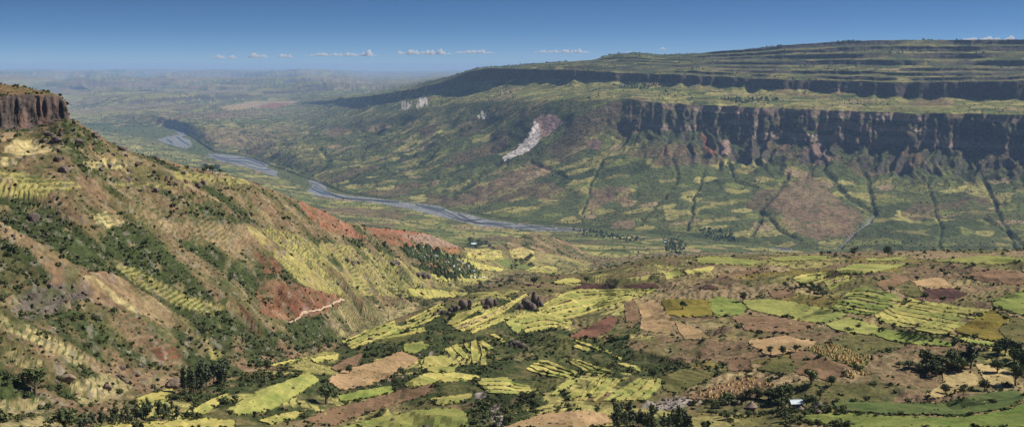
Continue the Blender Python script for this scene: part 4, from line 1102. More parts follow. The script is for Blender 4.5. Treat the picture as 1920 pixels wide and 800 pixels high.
grove('broad', along([(1335,782),(1380,785),(1420,780),(1470,778),(1500,779),(1550,775)], 20, 3, 2), 15, 'farmstead_tree', 'low dark tree in the hedge along the front of the farmstead', 'hedge trees of the farmstead', 1.5)
grove('broad', along([(1515,757),(1540,755),(1560,768),(1575,775)], 7, 3, 3), 18, 'farmstead_tree', 'dark tree around the right-hand farm huts', 'trees at the right of the farmstead', 1.3)
grove('broad', along([(1480,788),(1500,800),(1560,806),(1590,804)], 9, 4, 2), 17, 'tree', 'dark tree in the hedge at the lower edge below the farmstead', 'lower hedge trees', 1.4)
grove('broad', along([(1752,690),(1770,688),(1790,692),(1810,690)], 12, 5, 5), 28, 'grove_tree', 'dark tree inside the dense grove right of centre', 'dense grove trees', 1.2)
grove('broad', along([(1690,690),(1720,693),(1745,705),(1765,700)], 9, 4, 3), 15, 'grove_tree', 'low dark tree in the hedge left of the dense grove', 'hedge left of the grove', 1.6)
grove('broad', along([(1870,660),(1890,670),(1910,680),(1925,690)], 10, 5, 5), 28, 'grove_tree', 'dark tree in the thicket at the right edge', 'thicket at the right edge', 1.3)
grove('broad', along([(1555,560),(1575,568),(1605,585),(1640,598),(1700,625),(1780,645),(1850,655)], 26, 3, 2), 8, 'stream_tree', 'small dark tree along the stream under the great yellow field', 'stream trees on the right', 1.5)
grove('broad', along([(1480,532),(1500,540),(1520,545),(1550,555)], 18, 6, 4), 10, 'stream_tree', 'dark tree in the wooded stream bed above the pale green slope', 'trees of the upper stream', 1.5)
grove('broad', along([(880,455),(888,462),(900,463),(908,457)], 16, 4, 2.5), 8, 'village_tree', 'dark tree of the oval grove round the white building', 'oval grove by the village', 1.5)
grove('broad', along([(960,500),(985,488),(1005,492),(1000,500)], 14, 6, 3), 8, 'village_tree', 'dark tree of the wood at the foot of the conical hill', 'wood under the conical hill', 1.5)
grove('broad', along([(380,322),(395,318),(410,328)], 7, 3, 2), 12, 'ridge_tree', 'dark tree on the left ridge skyline by a small house', 'trees on the left ridge', 1.3)

# ------------------------------------------------------------------ bushes: the largest as individuals, the rest as one mass
CELL = D[:-1, :-1] * (AZ[1] - AZ[0]) * np.diff(D, axis=0)[:, :-1]
def sample(weight, n):
    p = np.maximum(weight[:-1, :-1] * CELL, 0).ravel(); c = np.cumsum(p)
    i = np.searchsorted(c, rng.random(n) * c[-1])
    r, k = np.unravel_index(np.minimum(i, len(p) - 1), (NR - 1, NA - 1))
    fr_, fk = rng.random(n), rng.random(n)
    d = D[r, k] * (1 - fr_) + D[r + 1, k] * fr_
    a = AZ[k] + fk * (AZ[1] - AZ[0])
    return d * np.sin(a), d * np.cos(a), d
inframe = (PXG > -120) & (PXG < 2040) & (RUN - TAN < .02)
SCN = SC * (1 - .985 * FIELD) * inframe * ((T > K['F1'] - .3) & (T < K['Fh'])) * np.clip(900 / D, .15, 1.6)
bx_, by_, bd_ = sample(SCN, 18500)
br = np.exp(rng.normal(.12, .42, len(bx_))) * np.where(bd_ > 1500, 1.5, 1.0)
ex_, ey_, ed_ = sample((.4 + SC) * (1 - FIELD) * inframe * ((T > K['Ft']) & (T < K['Fr'])) * np.clip(900 / D, .15, 1.6), 6500)
bx_ = np.r_[bx_, ex_]; by_ = np.r_[by_, ey_]; br = np.r_[br, np.exp(rng.normal(-.35, .3, len(ex_)))]
hx, hy, hr = [], [], []
for line_ in HEDGE:
    for a, b in line_:
        if rng.random() < .5:
            x, y, d = land(a + rng.normal(0, 1.2), b + rng.normal(0, .8)); hx.append(x); hy.append(y); hr.append(math.exp(rng.normal(-.05, .4)) * (1 if d < 1600 else 1.5))
for line_ in LEDGE:
    for a, b in line_:
        if rng.random() < .42:
            x, y, d = land(a + rng.normal(0, .8), b + rng.normal(0, .4)); hx.append(x); hy.append(y); hr.append(math.exp(rng.normal(-.65, .3)))
bx_ = np.r_[bx_, hx]; by_ = np.r_[by_, hy]; br = np.r_[br, hr]
br = np.clip(br, .4, 3.2)
bz_ = ground(bx_, by_)
bpx, bpy_ = project(bx_, by_, bz_)
ok = (bpx > 4) & (bpx < 1916) & (bpy_ < 797) & (bpy_ > 240) & (np.hypot(bx_, by_) < 1700)
vis_t = np.array([RUN[np.searchsorted(D[:, c], q), c] for c, q in zip(np.clip(((np.arctan2(bx_, by_) - AZ0) / (AZ1 - AZ0) * (NA - 1)).astype(int), 0, NA - 1), np.hypot(bx_, by_) * .999)])
ok &= ((bz_ + br - HC) / np.hypot(bx_, by_)) > vis_t
score = np.where(ok, br / np.hypot(bx_, by_), -1)
top = np.argsort(-score)[:290]
MARKS = [(990,568,'the steep dark rock outcrop'), (918,572,'the purple boulder group'), (868,578,'the purple boulder row'), (612,745,'the big dark lone tree'), (1393,556,'the round-headed lone tree'), (66,720,'the broad lower-left tree'), (120,790,'the lower-left corner tree'),
    (201,728,'the square grey boulder'), (326,723,'the flat tan boulder'), (385,710,'the eucalyptus clump by the stream'), (240,785,'the lower-left eucalyptus line'), (95,570,'the banded grey outcrop'), (62,412,'the dark left-edge boulder'), (120,323,'the large hillside boulder'),
    (60,210,'the mesa cliff'), (390,318,'the ridge house'), (600,570,'the red slope path'), (540,560,'the red earth slope'), (620,410,'the red ridge band'), (830,490,'the hillside village'), (1490,757,'the tin-roofed farm house'), (1410,765,'the large thatched hut'),
    (1200,790,'the eucalyptus row'), (1370,728,'the brown stook field'), (1570,665,'the olive stook field'), (1790,680,'the dense grove'), (1780,715,'the threshing ground'), (1870,705,'the right sandy clearing'), (1740,595,'the great yellow field'), (1630,565,'the green curved terraces'),
    (1840,610,'the ochre field'), (1770,550,'the dark ploughed oval'), (1360,578,'the bright green field'), (1500,585,'the pale green slope'), (1290,578,'the ochre square field'), (1230,592,'the broad tan field'), (1115,615,'the red arrow field'), (1130,565,'the broad yellow terraces'),
    (875,662,'the fan of yellow plots'), (830,682,'the rounded yellow field'), (1035,692,'the leaf-shaped terraces'), (1110,688,'the hooked yellow plots'), (1190,732,'the broad lower terraces'), (1090,732,'the fan of lower terraces'), (950,722,'the three-step yellow field'), (930,775,'the grey rocky gully'),
    (700,700,'the stony stubble field'), (690,755,'the long brown field'), (510,740,'the big pale yellow field'), (760,785,'the large smooth field'), (285,748,'the yellow field by the clump'), (1460,655,'the row of round trees'), (1520,710,'the clump-like field tree'), (1290,715,'the olive grass mound'),
    (1630,480,'the two rim trees'), (1640,503,'the long light rim field'), (1430,600,'the wide brown field'), (1040,785,'the stony tan rise'), (1740,765,'the dark green sweeping field'), (330,560,'the long hillside crop strip'), (200,545,'the straw strip on the hillside'), (80,640,'the straw terraces at left'), (200,410,'the small straw patch'), (70,348,'the yellow-green hillside terraces'), (690,520,'the stepped crop slope'), (690,605,'the dry lower steps')]
MK = np.array([m_[:2] for m_ in MARKS], float)
taken = np.zeros(len(bx_), bool); taken[top] = True
near_m = {}
for i in top:
    dm_ = (MK - (bpx[i], bpy_[i])) * (1, 1.6); k = int(np.argmin((dm_ ** 2).sum(1)))
    dx, dy = bpx[i] - MK[k, 0], (bpy_[i] - MK[k, 1]) * 1.6
    rel = ('right of' if dx > 0 else 'left of') if abs(dx) > abs(dy) else ('in front of' if dy > 0 else 'behind')
    near_m.setdefault((k, rel), []).append((math.hypot(dx, dy), int(i)))
for (k, rel), lst in near_m.items():
    lst.sort()
    for n_, (_, i) in enumerate(lst):
        tone = 'large leafy' if br[i] > 2.2 else 'round dark' if br[i] > 1.6 else 'small dark'
        lab = tone + ' bush ' + ('nearest ' if n_ == 0 else ORD[min(n_, 29)] + ' nearest ') + rel + ' ' + MARKS[k][2]
        plant('bush', float(bx_[i]), float(by_[i]), float(br[i] * 1.35), 'bush', lab, 'bush', 'bushes by ' + MARKS[k][2], 1.05)

def mass(name, x, y, z, r, protos, mat, label, squash=.75):
    """many small plants as one mesh"""
    Vs, Fs, o = [], [], 0
    which = rng.integers(len(protos), size=len(x)); ang = rng.uniform(0, 6.28, len(x))
    for k, (v, f) in enumerate(protos):
        s = np.nonzero(which == k)[0]
        ca, sa = np.cos(ang[s])[:, None], np.sin(ang[s])[:, None]
        q_ = np.stack([(v[None, :, 0] * ca - v[None, :, 1] * sa) * r[s, None] + x[s, None], (v[None, :, 0] * sa + v[None, :, 1] * ca) * r[s, None] + y[s, None], v[None, :, 2] * r[s, None] * squash * 1.3 + z[s, None]], -1)
        Vs.append(q_.reshape(-1, 3)); Fs.append((f[None] + (np.arange(len(s)) * len(v))[:, None, None]).reshape(-1, f.shape[1]) + o); o += len(s) * len(v)
    put(name, mesh_np(name, np.vstack(Vs), np.vstack(Fs), mat), label=label, kind='stuff')
def small_bush(seed):
    r = np.random.default_rng(seed)
    return leaf_cloud(14, [(r.normal(0, .3), r.normal(0, .3), r.uniform(.25, .6), .45, .45, .38) for _ in range(4)] + [(0, 0, .35, .55, .55, .4)], .38, seed)
rest = ~taken
mass('scrub', bx_[rest], by_[rest], bz_[rest] - .1, br[rest], [small_bush(s) for s in range(6)], M_SCRUB, 'low dark scrub scattered over the hillsides and field edges')

# far trees
ico = np.array([(1, 0, .1), (.3, .95, 0), (-.8, .6, .15), (-.8, -.6, 0), (.3, -.95, .1), (.1, .05, 1.15), (.55, .2, .8), (-.45, -.3, .85)])
icf = np.array([(0, 1, 6), (1, 2, 5), (1, 5, 6), (2, 3, 7), (2, 7, 5), (3, 4, 7), (4, 0, 6), (4, 6, 5), (4, 5, 7)])
SCF = SC * inframe * (T >= K['Fh']) * (D > 1700) * (T < K['G'] + .12) * np.clip(6500 / D, .1, 1.2)
fx_, fy_, fd_ = sample(SCF, 28000)
fz_ = ground(fx_, fy_)
fr_ = np.exp(rng.normal(1.05, .38, len(fx_))) * np.clip(fd_ / 7000, .8, 1.5)
# village and bench groves
def fill(poly, n, r0):
    p = np.array(poly, float); lo, hi = p.min(0), p.max(0); out = []
    while len(out) < n:
        a = rng.uniform(lo, hi); ins = False
        for (ax, ay), (cx_, cy_) in zip(p, np.roll(p, -1, 0)):
            if (ay > a[1]) != (cy_ > a[1]) and a[0] < (cx_ - ax) * (a[1] - ay) / (cy_ - ay) + ax: ins = not ins
        if ins: out.append(a)
    return np.array(out)
gx_, gy_, gr_ = [], [], []
for poly, n, r0 in (([(750,463),(800,462),(870,486),(905,515),(890,526),(850,515),(800,492),(765,480)], 330, 3.2), ([(1140,160),(1185,155),(1260,158),(1262,165),(1180,168)], 120, 6), ([(1340,185),(1400,183),(1480,188),(1390,194)], 110, 6), ([(1440,86),(1470,83),(1465,88)], 40, 5), ([(1560,80),(1620,75),(1615,80)], 60, 5), ([(770,498),(830,505),(870,520),(850,525),(800,510)], 60, 3), ([(1240,440),(1290,455),(1280,478),(1250,470)], 140, 4.5), ([(1300,425),(1370,432),(1385,455),(1330,450)], 120, 4.5), ([(1070,428),(1130,432),(1220,450),(1180,452),(1090,440)], 120, 5)):
    for a in fill(poly, n, r0):
        x, y, d = land(*a)
        if d > 1700: gx_.append(x); gy_.append(y); gr_.append(r0 * math.exp(rng.normal(0, .3)))
fz2 = ground(gx_, gy_)
mass('distant_trees', np.r_[fx_, gx_], np.r_[fy_, gy_], np.r_[fz_, fz2] - .5, np.r_[fr_, gr_], [(ico * s, icf) for s in ((1, 1, 1), (1.2, .9, .85), (.85, 1.1, 1.2))], M_FARTREE, 'distant dark trees dotted over the far slopes and valley', 1.0)
# ------------------------------------------------------------------ rocks
M_ROCK = flat_mat('boulder_rock', (.135, .102, .086), .35, .5, .95, .15, .25, .3)
M_ROCK2 = flat_mat('tan_boulder_rock', (.24, .175, .125), .3, .4, .95, .15, .2, .3)
def rock_mesh(seed, mat, tall=1.0):
    import bmesh
    bm = bmesh.new(); bmesh.ops.create_icosphere(bm, subdivisions=3, radius=1)
    r = np.random.default_rng(seed); off = r.uniform(0, 50, 2)
    pl = [(mathutils.Vector(r.normal(size=3)).normalized(), r.uniform(.55, .85)) for _ in range(9)]
    for v in bm.verts:
        c = v.co.copy()
        for n_, d_ in pl:                                        # chop flat faces
            e = c.dot(n_) - d_
            if e > 0: c -= n_ * e * .92
        k = 1 + .10 * float(perlin(c.x * 2.5 + off[0], c.y * 2.5 + c.z * 2 + off[1], seed)) + .05 * float(perlin(c.x * 7, c.z * 7 + c.y * 6, seed))
        v.co = mathutils.Vector((c.x * k, c.y * k, c.z * k * tall))
    me = bpy.data.meshes.new('boulder'); bm.to_mesh(me); bm.free(); me.materials.append(mat)
    return me
ROCKS = [rock_mesh(300 + i, M_ROCK, .9) for i in range(5)]; ROCKS2 = [rock_mesh(330 + i, M_ROCK2, .8) for i in range(3)]; PIN = [rock_mesh(350 + i, M_ROCK, 1.5) for i in range(3)]
def boulder(px, py, wpx, label, tan=False, group='boulders', name='boulder'):
    x, y, d = land(px, py); r_ = wpx / FPX * d * .5
    z = float(ground([x], [y])[0])
    o = put(name, (ROCKS2 if tan else ROCKS)[int(rng.integers(3))], loc=(x, y, z + r_ * .25), label=label, cat='rock', group=group)
    o.scale = (r_, r_ * float(rng.uniform(.7, 1)), r_ * float(rng.uniform(.6, .85))); o.rotation_euler = (float(rng.normal(0, .2)), float(rng.normal(0, .2)), float(rng.uniform(0, 6.28)))
def outcrop(label, rocks):
    x0, y0, d0 = land(rocks[0][0], rocks[0][1]); z0 = float(ground([x0], [y0])[0])
    root = put('rock_outcrop', None, loc=(x0, y0, z0), label=label, cat='rock', group='rock outcrops')
    for px, py, wp, hp in rocks:
        x, y, d = land(px, py); z = float(ground([x], [y])[0]); r_ = wp / FPX * d * .5; hh = hp / FPX * d * .5
        o = put('rock', (PIN if hp > wp else ROCKS)[int(rng.integers(3))], parent=root, loc=(x - x0, y - y0, z - z0 + hh * .55))
        o.scale = (r_, r_ * .8, hh / (1.35 if hp > wp else .8)); o.rotation_euler = (float(rng.normal(0, .12)), float(rng.normal(0, .12)), float(rng.uniform(0, 6.28)))
outcrop('steep dark rock outcrop with jagged top among yellow terraces', [(990,577,26,26), (982,578,18,20), (1003,570,20,30), (1010,573,14,22), (997,580,20,16), (976,579,14,12), (1015,576,12,14)])
outcrop('group of purple boulders above the slanting yellow plots', [(918,575,22,22), (907,570,16,14), (928,572,14,18), (912,578,14,10)])
outcrop('row of purple boulders left of the slanting yellow plots', [(868,578,22,22), (880,576,16,18), (858,582,14,12), (850,578,12,10), (845,584,12,10)])
outcrop('low purple rocks at the left of the boulder row', [(832,588,14,10), (822,585,12,9), (842,590,12,8), (815,590,10,7)])
outcrop('dark rounded rock mound below the village', [(795,520,22,12), (785,517,16,10), (803,521,12,10)])
outcrop('purple rocky knob in the scrub above the leaf-shaped terraces', [(968,648,20,14), (980,652,18,12), (957,650,12,10), (990,656,12,9)])
outcrop('dark rock hump on the terraced lower hillside', [(738,494,18,9), (746,498,14,8)])
outcrop('broken rocks on the stepped slope above the stream', [(651,492,16,10), (662,495,16,9), (672,494,10,8)])
def slabs(label, rows):
    x0, y0, d0 = land(90, 570); z0 = float(ground([x0], [y0])[0])
    root = put('rock_outcrop', None, loc=(x0, y0, z0), label=label, cat='rock', group='rock outcrops')
    for pts, n, hp in rows:
        for a in along(pts, n, 1.5, .8):
            x, y, d = land(*a); r_ = d / FPX
            o = put('slab', ROCKS[int(rng.integers(5))], parent=root, loc=(x - x0, y - y0, float(ground([x], [y])[0]) - z0 + hp * r_ * .2))
            o.scale = (float(rng.uniform(4, 9)) * r_, float(rng.uniform(3, 6)) * r_, float(rng.uniform(.7, 1.3)) * hp * r_ * .6); o.rotation_euler = (float(rng.normal(0, .3)), float(rng.normal(0, .3)), float(rng.uniform(0, 6)))
slabs('banded grey rock outcrop on the lower left hillside', [([(40,566),(70,550),(110,540),(135,537)], 6, 7), ([(45,582),(80,566),(120,556),(160,552)], 7, 7), ([(50,596),(85,580),(125,570)], 5, 6)])
for px, py, wp, tan, lab in ((201, 728, 18, 0, 'square grey boulder on the lower left slope'), (326, 723, 42, 1, 'large flat tan boulder left of the eucalyptus clump'), (54, 733, 14, 0, 'pale pointed boulder under the broad tree at the lower left'), (236, 785, 18, 0, 'grey boulder in the eucalyptus line'),
    (125, 713, 34, 1, 'broad brown boulder right of the broad tree at the lower left'), (106, 717, 10, 0, 'small boulder beside the broad brown boulder'), (347, 696, 14, 0, 'dark leaning boulder above the flat tan boulder'), (737, 788, 12, 0, 'round boulder on the top edge of the large smooth yellow-green field'), (801, 800, 12, 0, 'round boulder inside the large smooth yellow-green field'),
    (293, 360, 16, 0, 'dark boulder on the hillside among pale terraces'), (120, 323, 26, 0, 'large dark boulder above the yellow-green hillside terraces'), (107, 265, 20, 0, 'dark boulder lying below the mesa cliff'), (178, 257, 22, 0, 'dark boulder on the shoulder right of the mesa'), (148, 268, 20, 0, 'slanting dark boulder below the mesa shoulder'), (230, 282, 18, 0, 'dark boulder on the ridge skyline'),
    (290, 298, 14, 0, 'small dark boulder further down the ridge skyline'), (62, 412, 26, 0, 'dark boulder at the left edge of the hillside'), (110, 300, 18, 0, 'dark boulder between straw terraces below the mesa'), (224, 222 + 56, 12, 0, 'small boulder left of the skyline boulder'), (470, 402, 12, 0, 'grey boulder on the dry ridge slope'), (1468, 655, 14, 0, 'grey boulder hidden among the round trees on tan ground'), (222, 706, 12, 0, 'small round boulder above the square grey boulder'), (228, 690, 14, 0, 'dark boulder in the scrub above the square grey boulder'), (785, 665, 10, 0, 'small purple boulder at the top of the stubble field'), (695, 637, 12, 0, 'purple boulder in the scrub by the stream')):
    boulder(px, py, wp, lab, bool(tan))
# loose stones on the hillside and in the gullies
for (poly, n, s0, lab, grp) in (([(20,245),(120,250),(260,300),(420,345),(300,360),(100,300)], 44, 9, 'dark loose boulder on the upper hillside below the mesa', 'boulders of the upper hillside'), ([(0,390),(120,400),(140,440),(60,460),(0,450)], 24, 8, 'dark loose boulder at the left edge of the brown hillside', 'boulders at the left edge'),
        ([(895,735),(940,745),(950,800),(900,800),(880,760)], 34, 6, 'grey stone in the rocky gully at the lower edge', 'stones of the rocky gully'), ([(1215,752),(1320,742),(1325,758),(1250,770)], 46, 4.5, 'grey stone on the stony ground left of the farmstead', 'stones left of the farmstead'), ([(640,735),(700,700),(760,690),(770,705),(690,735)], 46, 4, 'pale stone lying in the stubble field', 'stones in the stubble field'), ([(640,785),(700,770),(760,755),(765,765),(690,785)], 26, 4, 'pale stone lying in the long brown field', 'stones in the long brown field'), ([(960,800),(1040,780),(1120,778),(1130,790),(1050,803)], 40, 4, 'pale stone on the tan rise at the lower edge', 'stones on the tan rise'), ([(180,690),(260,680),(300,700),(230,720)], 20, 6, 'grey stone on the scrubby slope at the lower left', 'stones at the lower left')):
    for q_, a in enumerate(sorted(fill(poly, n, 0).tolist())):
        boulder(a[0], a[1], s0 * float(np.exp(rng.normal(0, .35))), ('leftmost ' if q_ == 0 else ORD[q_] + ' from the left, ') + lab, 'pale' in lab, grp, 'boulder' if s0 > 7 else 'stone')

# ------------------------------------------------------------------ farmstead
M_THATCH = flat_mat('thatch', (.21, .165, .135), .35, 3, 1, .05, .15, .1)
M_MUD = flat_mat('mud_wall', (.22, .145, .09), .25, 1.5, 1, .05, .1, .05)
M_TIN = flat_mat('tin_roof', (.60, .70, .72), .10, .8, .38, .5, .12)
M_DOOR = flat_mat('door_wood', (.06, .045, .035), .3, 4)
M_STOOK = flat_mat('stook_straw', (.46, .32, .14), .25, 3, 1, .05, .18, .1)
M_PLASTER = flat_mat('plaster', (.42, .36, .29), .15, 1, 1, .1, .2)
def lathe(prof, seg=20, jag=0.0, seed=0):
    r = np.random.default_rng(seed); V, F = [], []
    for i, (rr, z) in enumerate(prof):
        for s in range(seg):
            a = 2 * math.pi * s / seg; q_ = rr * (1 + jag * r.normal())
            V.append((q_ * math.cos(a), q_ * math.sin(a), z))
        if i:
            for s in range(seg): F.append(((i - 1) * seg + s, (i - 1) * seg + (s + 1) % seg, i * seg + (s + 1) % seg, i * seg + s))
    return np.array(V), np.array(F)
def boxm(x0, x1, y0, y1, z0, z1):
    V = np.array([(x, y, z) for x in (x0, x1) for y in (y0, y1) for z in (z0, z1)], float)
    return V, np.array([(0, 1, 3, 2), (4, 6, 7, 5), (0, 4, 5, 1), (2, 3, 7, 6), (0, 2, 6, 4), (1, 5, 7, 3)])
hut_roof = mesh_np('roof', *lathe([(1.12, .74), (1.16, .80), (.80, 1.12), (.45, 1.5), (.12, 1.86), (.03, 1.95)], 22, .02, 1), M_THATCH)
hut_wall = mesh_np('wall', *lathe([(.92, -.3), (.92, .4), (.90, .86)], 22, .008, 2), M_MUD)
hut_door = mesh_np('door', *boxm(-.16, .16, -.96, -.84, -.05, .66), M_DOOR)
hut_fin = mesh_np('finial', *lathe([(.05, 1.88), (.07, 1.98), (.03, 2.08)], 8), M_THATCH)
def hut(px, py, wpx, label, rot=0.0):
    x, y, d = land(px, py); s = wpx / FPX * d / 2.3
    o = put('thatched_hut', None, loc=(x, y, float(ground([x], [y])[0])), label=label, cat='hut', group='thatched huts')
    o.scale = (s, s, s * .92); o.rotation_euler = (0, 0, rot)
    rf = put('roof', hut_roof, parent=o); put('finial', hut_fin, parent=rf); put('wall', hut_wall, parent=o); put('door', hut_door, parent=o)
hut(1409, 768, 23, 'large round thatched hut in the left half of the farmstead', .3)
hut(1385, 757, 11, 'small thatched hut at the far left of the farmstead', -.4)
hut(1536, 767, 21, 'round thatched hut at the right end of the farmstead', .5)
hut(1474, 767, 12, 'small thatched hut left of the tin-roofed house', 0)
hut(1501, 769, 12, 'small thatched hut directly below the tin-roofed house', .2)
hut(1534, 773, 11, 'little thatched hut in front of the right-hand hut', -.2)
hut(1803, 683, 13, 'thatched hut half hidden in the dense grove', .1)
hut(1731, 566, 9, 'tiny thatched hut above the great yellow field', .1)
# tin-roofed house: walls, two roof slopes with corrugation ridges, door, windows
def tin_house(px, py, wpx, label, rot, name='tin_roofed_house', group=None, detail=True):
    x, y, d = land(px, py); s = wpx / FPX * d
    o = put(name, None, loc=(x, y, float(ground([x], [y])[0])), label=label, cat='house', group=group)
    o.rotation_euler = (0, 0, rot); o.scale = (s, s, s)
    w_, r_, dr, wi, ri = HOUSE
    put('wall', w_, parent=o)
    rf = put('roof', r_, parent=o)
    if detail:
        put('ridge_cap', ri, parent=rf); put('door', dr, parent=o); put('window', wi, parent=o); put('window', wi, parent=o, loc=(.52, 0, 0))
    return o
gw, gf = boxm(-.46, .46, -.30, .30, -.12, .36)
gab = np.array([(-.455, -.29, .36), (-.455, .29, .36), (-.455, 0, .55), (.455, -.29, .36), (.455, .29, .36), (.455, 0, .55)])
gv, gq = join([(gw, gf), (gab, np.array([(0, 1, 2, 2), (3, 5, 4, 4)])[:, :4])])
roofv, rooff = [], []
nn = 24
for side in (-1, 1):
    b0 = len(roofv)
    for i in range(nn + 1):
        xx = -.5 + i / nn; zz_ = .008 if i % 2 else 0
        roofv += [(xx, side * .37, .315 + zz_), (xx, 0, .565 + zz_)]
    rooff += [(b0 + 2 * i, b0 + 2 * i + 2, b0 + 2 * i + 3, b0 + 2 * i + 1) for i in range(nn)]
def tri_safe(name, V, F, mat):
    me = bpy.data.meshes.new(name); me.from_pydata([tuple(v) for v in V], [], [tuple(dict.fromkeys(int(i) for i in f)) for f in F]); me.materials.append(mat); return me
HOUSE = (tri_safe('wall', gv, gq, M_PLASTER), tri_safe('roof', roofv, rooff, M_TIN), mesh_np('door', *boxm(-.09, .05, -.325, -.29, -.1, .22), M_DOOR), mesh_np('window', *boxm(-.34, -.22, -.32, -.29, .08, .22), M_DOOR), mesh_np('ridge_cap', *boxm(-.505, .505, -.03, .03, .567, .582), M_TIN))
tin_house(1492, 762, 25, 'house with a bright pale blue tin roof in the farmstead', R(8))
tin_house(888, 461, 11, 'white-roofed building inside the oval grove by the village', R(20))
tin_house(900, 457, 6, 'second small white roof in the oval grove', R(-10))
tin_house(389, 320, 5, 'small white house on the skyline of the left hillside', R(15))
tin_house(405, 326, 4, 'tiny pale house below the ridge trees', R(40))
tin_house(1247, 455, 5, 'tiny white house by the dark trees of the lower valley', R(0))
tin_house(906, 522, 6, 'lone white house at the lower right end of the village', R(12))
for a in fill([(752,465),(800,464),(868,487),(900,514),(888,524),(850,514),(800,491)], 62, 0):
    tin_house(a[0], a[1], float(rng.uniform(3.2, 5.6)), 'small tin-roofed house among the trees of the hillside village', float(rng.uniform(0, 3.14)), 'village_house', 'houses of the hillside village', False)
for a in fill([(1145,158),(1182,156),(1180,163),(1145,164)], 16, 0):
    tin_house(a[0], a[1], 1.6, 'tiny pale house in the far village on the cliff bench', float(rng.uniform(0, 3.14)), 'village_house', 'houses of the far bench village', False)
for a in fill([(1385,186),(1400,185),(1480,188),(1400,192)], 8, 0):
    tin_house(a[0], a[1], 1.5, 'tiny pale house among trees near the edge of the lower cliff', float(rng.uniform(0, 3.14)), 'village_house', 'houses near the lower cliff edge', False)

# stooks of grain
stook = [mesh_np('grain_stook', *lathe([(.62, -.2), (.58, .15), (.42, .7), (.22, 1.05), (.30, 1.28), (.16, 1.36)], 9, .12, 60 + i), M_STOOK) for i in range(4)]
for poly, n, lab, grp in (([(1290,746),(1350,722),(1408,706),(1445,722),(1415,741),(1335,749)], 95, 'tan grain stook standing in the brown field above the farmstead', 'stooks above the farmstead'), ([(1515,652),(1560,646),(1630,671),(1612,688),(1535,667)], 130, 'yellow grain stook in the crowded olive field', 'stooks in the olive field'), ([(1575,700),(1620,695),(1640,702),(1600,712)], 16, 'grain stook in the loose group left of the grove', 'stooks left of the grove')):
    for a in fill(poly, n, 0):
        x, y, d = land(*a); o = put('grain_stook', stook[int(rng.integers(4))], loc=(x, y, float(ground([x], [y])[0]) + .45), label=lab, cat='stook', group=grp)
        s = float(rng.uniform(.75, 1.25)); o.scale = (s * 1.25, s * 1.1, s); o.rotation_euler = (float(rng.normal(0, .1)), float(rng.normal(0, .1)), float(rng.uniform(0, 6)))

# ------------------------------------------------------------------ river water, path
M_WATER, _n, _l, _b = new_mat('river_water')
_b.inputs['Base Color'].default_value = (.10, .105, .105, 1); _b.inputs['Roughness'].default_value = .25; _b.inputs['Specular IOR Level'].default_value = .5
_t = _n.new('ShaderNodeTexNoise'); _t.inputs['Scale'].default_value = .08; _bp = _n.new('ShaderNodeBump'); _bp.inputs['Distance'].default_value = .6
_tc = _n.new('ShaderNodeTexCoord'); _l.new(_tc.outputs['Object'], _t.inputs['Vector']); _l.new(_t.outputs['Fac'], _bp.inputs['Height']); _l.new(_bp.outputs[0], _b.inputs['Normal'])
r1, r2 = D[sum(ROWS[:K['A1']])], D[sum(ROWS[:K['A2']])]
V, F, okc = [], [], []
cols = np.nonzero((PXC > 292) & (PXC < 2100))[0]
for ch in range(3):
    o0 = len(V)
    for n_, c in enumerate(cols):
        u = np.clip(.5 + .42 * math.sin(c * .055 * (1 + .23 * ch) + 2.1 * ch) + .12 * math.sin(c * .21 + ch), .06, .94)
        ww = (.075 if ch == 0 else .04) * (1 + .5 * math.sin(c * .13 + ch * 2)) * (r2[c] - r1[c]) + 6
        dc = r1[c] + (r2[c] - r1[c]) * u
        for e in (-1, 1): V.append(((dc + e * ww) * math.sin(AZ[c]), (dc + e * ww) * math.cos(AZ[c]), 2.6))
        okc.append(bool(RIVER[np.searchsorted(D[:, c], dc - ww), c] > .5 and RIVER[np.searchsorted(D[:, c], dc + ww), c] > .5))
        if n_ and okc[-1] and okc[-2]: k = o0 + 2 * n_; F.append((k - 2, k, k + 1, k - 1))
put('river', mesh_np('river', V, F, M_WATER), label='braided channels of grey river water winding through the gravel', kind='structure')

M_PATH = flat_mat('path_earth', (.44, .31, .21), .2, .4)
def ribbon(pts, wpx):
    p = dense(pts, 3.0, False); V, F = [], []
    w_ = np.array([land(*a)[:2] for a in p])
    dm = np.hypot(*w_.T)
    for i in range(len(w_)):
        t = w_[min(i + 1, len(w_) - 1)] - w_[max(i - 1, 0)]; t = t / (np.hypot(*t) + 1e-6); nn_ = np.array((-t[1], t[0])) * wpx / FPX * dm[i] * .5
        for e in (-1, 1):
            q_ = w_[i] + e * nn_; V.append((q_[0], q_[1], 0))
        if i: F.append((2 * i - 2, 2 * i - 1, 2 * i + 1, 2 * i))
    V = np.array(V); V[:, 2] = ground(V[:, 0], V[:, 1]) + .8
    return V, np.array(F)
for nm, pts, wd, lab in (('path', [(562,592),(575,586),(598,582),(618,574),(632,567),(646,562)], 2.0, 'pale dirt path crossing the red slope'), ('path', [(541,607),(550,603),(562,597),(566,590)], 1.8, 'short pale path end below the red slope')):
    v, f = ribbon(pts, wd)
    put(nm, mesh_np(nm, v, f, M_PATH, True), label=lab, kind='structure')

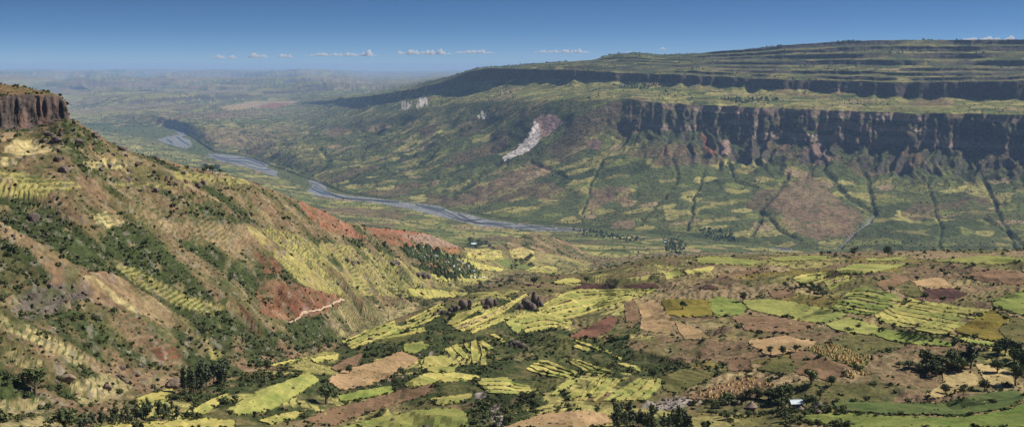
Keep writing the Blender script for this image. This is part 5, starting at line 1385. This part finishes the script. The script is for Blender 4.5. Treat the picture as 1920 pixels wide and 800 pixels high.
# ------------------------------------------------------------------ clouds far beyond the haze
cm = bpy.data.materials.new('cloud_vapour'); cm.use_nodes = True
_n = cm.node_tree.nodes; _l = cm.node_tree.links; _n.clear()
_o = _n.new('ShaderNodeOutputMaterial'); _v = _n.new('ShaderNodeVolumePrincipled')
_v.inputs['Color'].default_value = (1, 1, 1, 1); _v.inputs['Density'].default_value = 2.2e-3; _v.inputs['Anisotropy'].default_value = .0
_l.new(_v.outputs[0], _o.inputs['Volume'])
def cloud(x0, x1, ytop, ybase, label, tower=None, dist=170000):
    """one lumpy body: flat base, billowing top, sections along its length"""
    pc = dist / FPX; n = max(14, int((x1 - x0) * 1.1)); seg = 20
    a0, t0 = ray((x0 + x1) / 2, ybase); base = (dist * math.sin(a0), dist * math.cos(a0), HC + dist * float(t0))
    u = np.linspace(0, 1, n); V, F = [], []
    env = np.clip(np.minimum(u, 1 - u) * 5, 0, 1) ** .6
    px_ = x0 + (x1 - x0) * u; sd = int(x0) % 97
    lump = np.clip(.40 + .55 * fbm(px_ / 13, px_ * 0 + sd, 3, sd) + .3 * np.abs(perlin(px_ / 5, px_ * 0 + 3.3, sd + 1)), .26, 1)
    if tower: lump = np.maximum(lump * .5, np.exp(-((px_ - tower) / 6.5) ** 2))
    H_ = (ybase - ytop) * lump * env + .15
    for i in range(n):
        for s in range(seg):
            a = 2 * math.pi * s / seg
            k = 1 + .22 * float(perlin(px_[i] / 4, 3 * math.cos(a), sd + 5)) + .2 * float(perlin(px_[i] / 2, 3 * math.sin(a) + 9, sd + 7))
            up = max(math.sin(a), 0) ** .8 * H_[i] if math.sin(a) > 0 else math.sin(a) * .10 * H_[i]
            V.append(((px_[i] - (x0 + x1) / 2) * pc, math.cos(a) * H_[i] * 1.3 * k * pc, up * k * pc))
        if i: F += [((i - 1) * seg + s, (i - 1) * seg + (s + 1) % seg, i * seg + (s + 1) % seg, i * seg + s) for s in range(seg)]
    me = bpy.data.meshes.new('cloud'); me.from_pydata(V, [], F + [tuple(range(seg))[::-1], tuple(range((n - 1) * seg, n * seg))]); me.materials.append(cm)
    put('cloud', me, loc=base, label=label, cat='cloud', group='clouds on the horizon')
cloud(396, 446, 101, 110, 'leftmost long low cloud on the horizon')
cloud(462, 503, 97.5, 108, 'small rounded cloud second from the left')
cloud(520, 549, 98.5, 108, 'smallest puff of cloud left of the tall cloud')
cloud(572, 706, 87.5, 105, 'long cloud with a tall white tower at its right end', 692)
cloud(740, 848, 90, 102, 'long flat cloud right of the tall tower')
cloud(850, 928, 91, 100, 'thin trailing cloud right of the long flat one')
cloud(1000, 1112, 91, 99, 'thin cloud bank left of the flat-topped hill')
cloud(1172, 1184, 92, 98, 'tiny cloud just above the flat-topped hill')
cloud(1235, 1250, 88, 93, 'faint cloud speck right of the flat-topped hill')
cloud(1796, 1925, 66, 80, 'white cloud peeping over the skyline at the right edge')
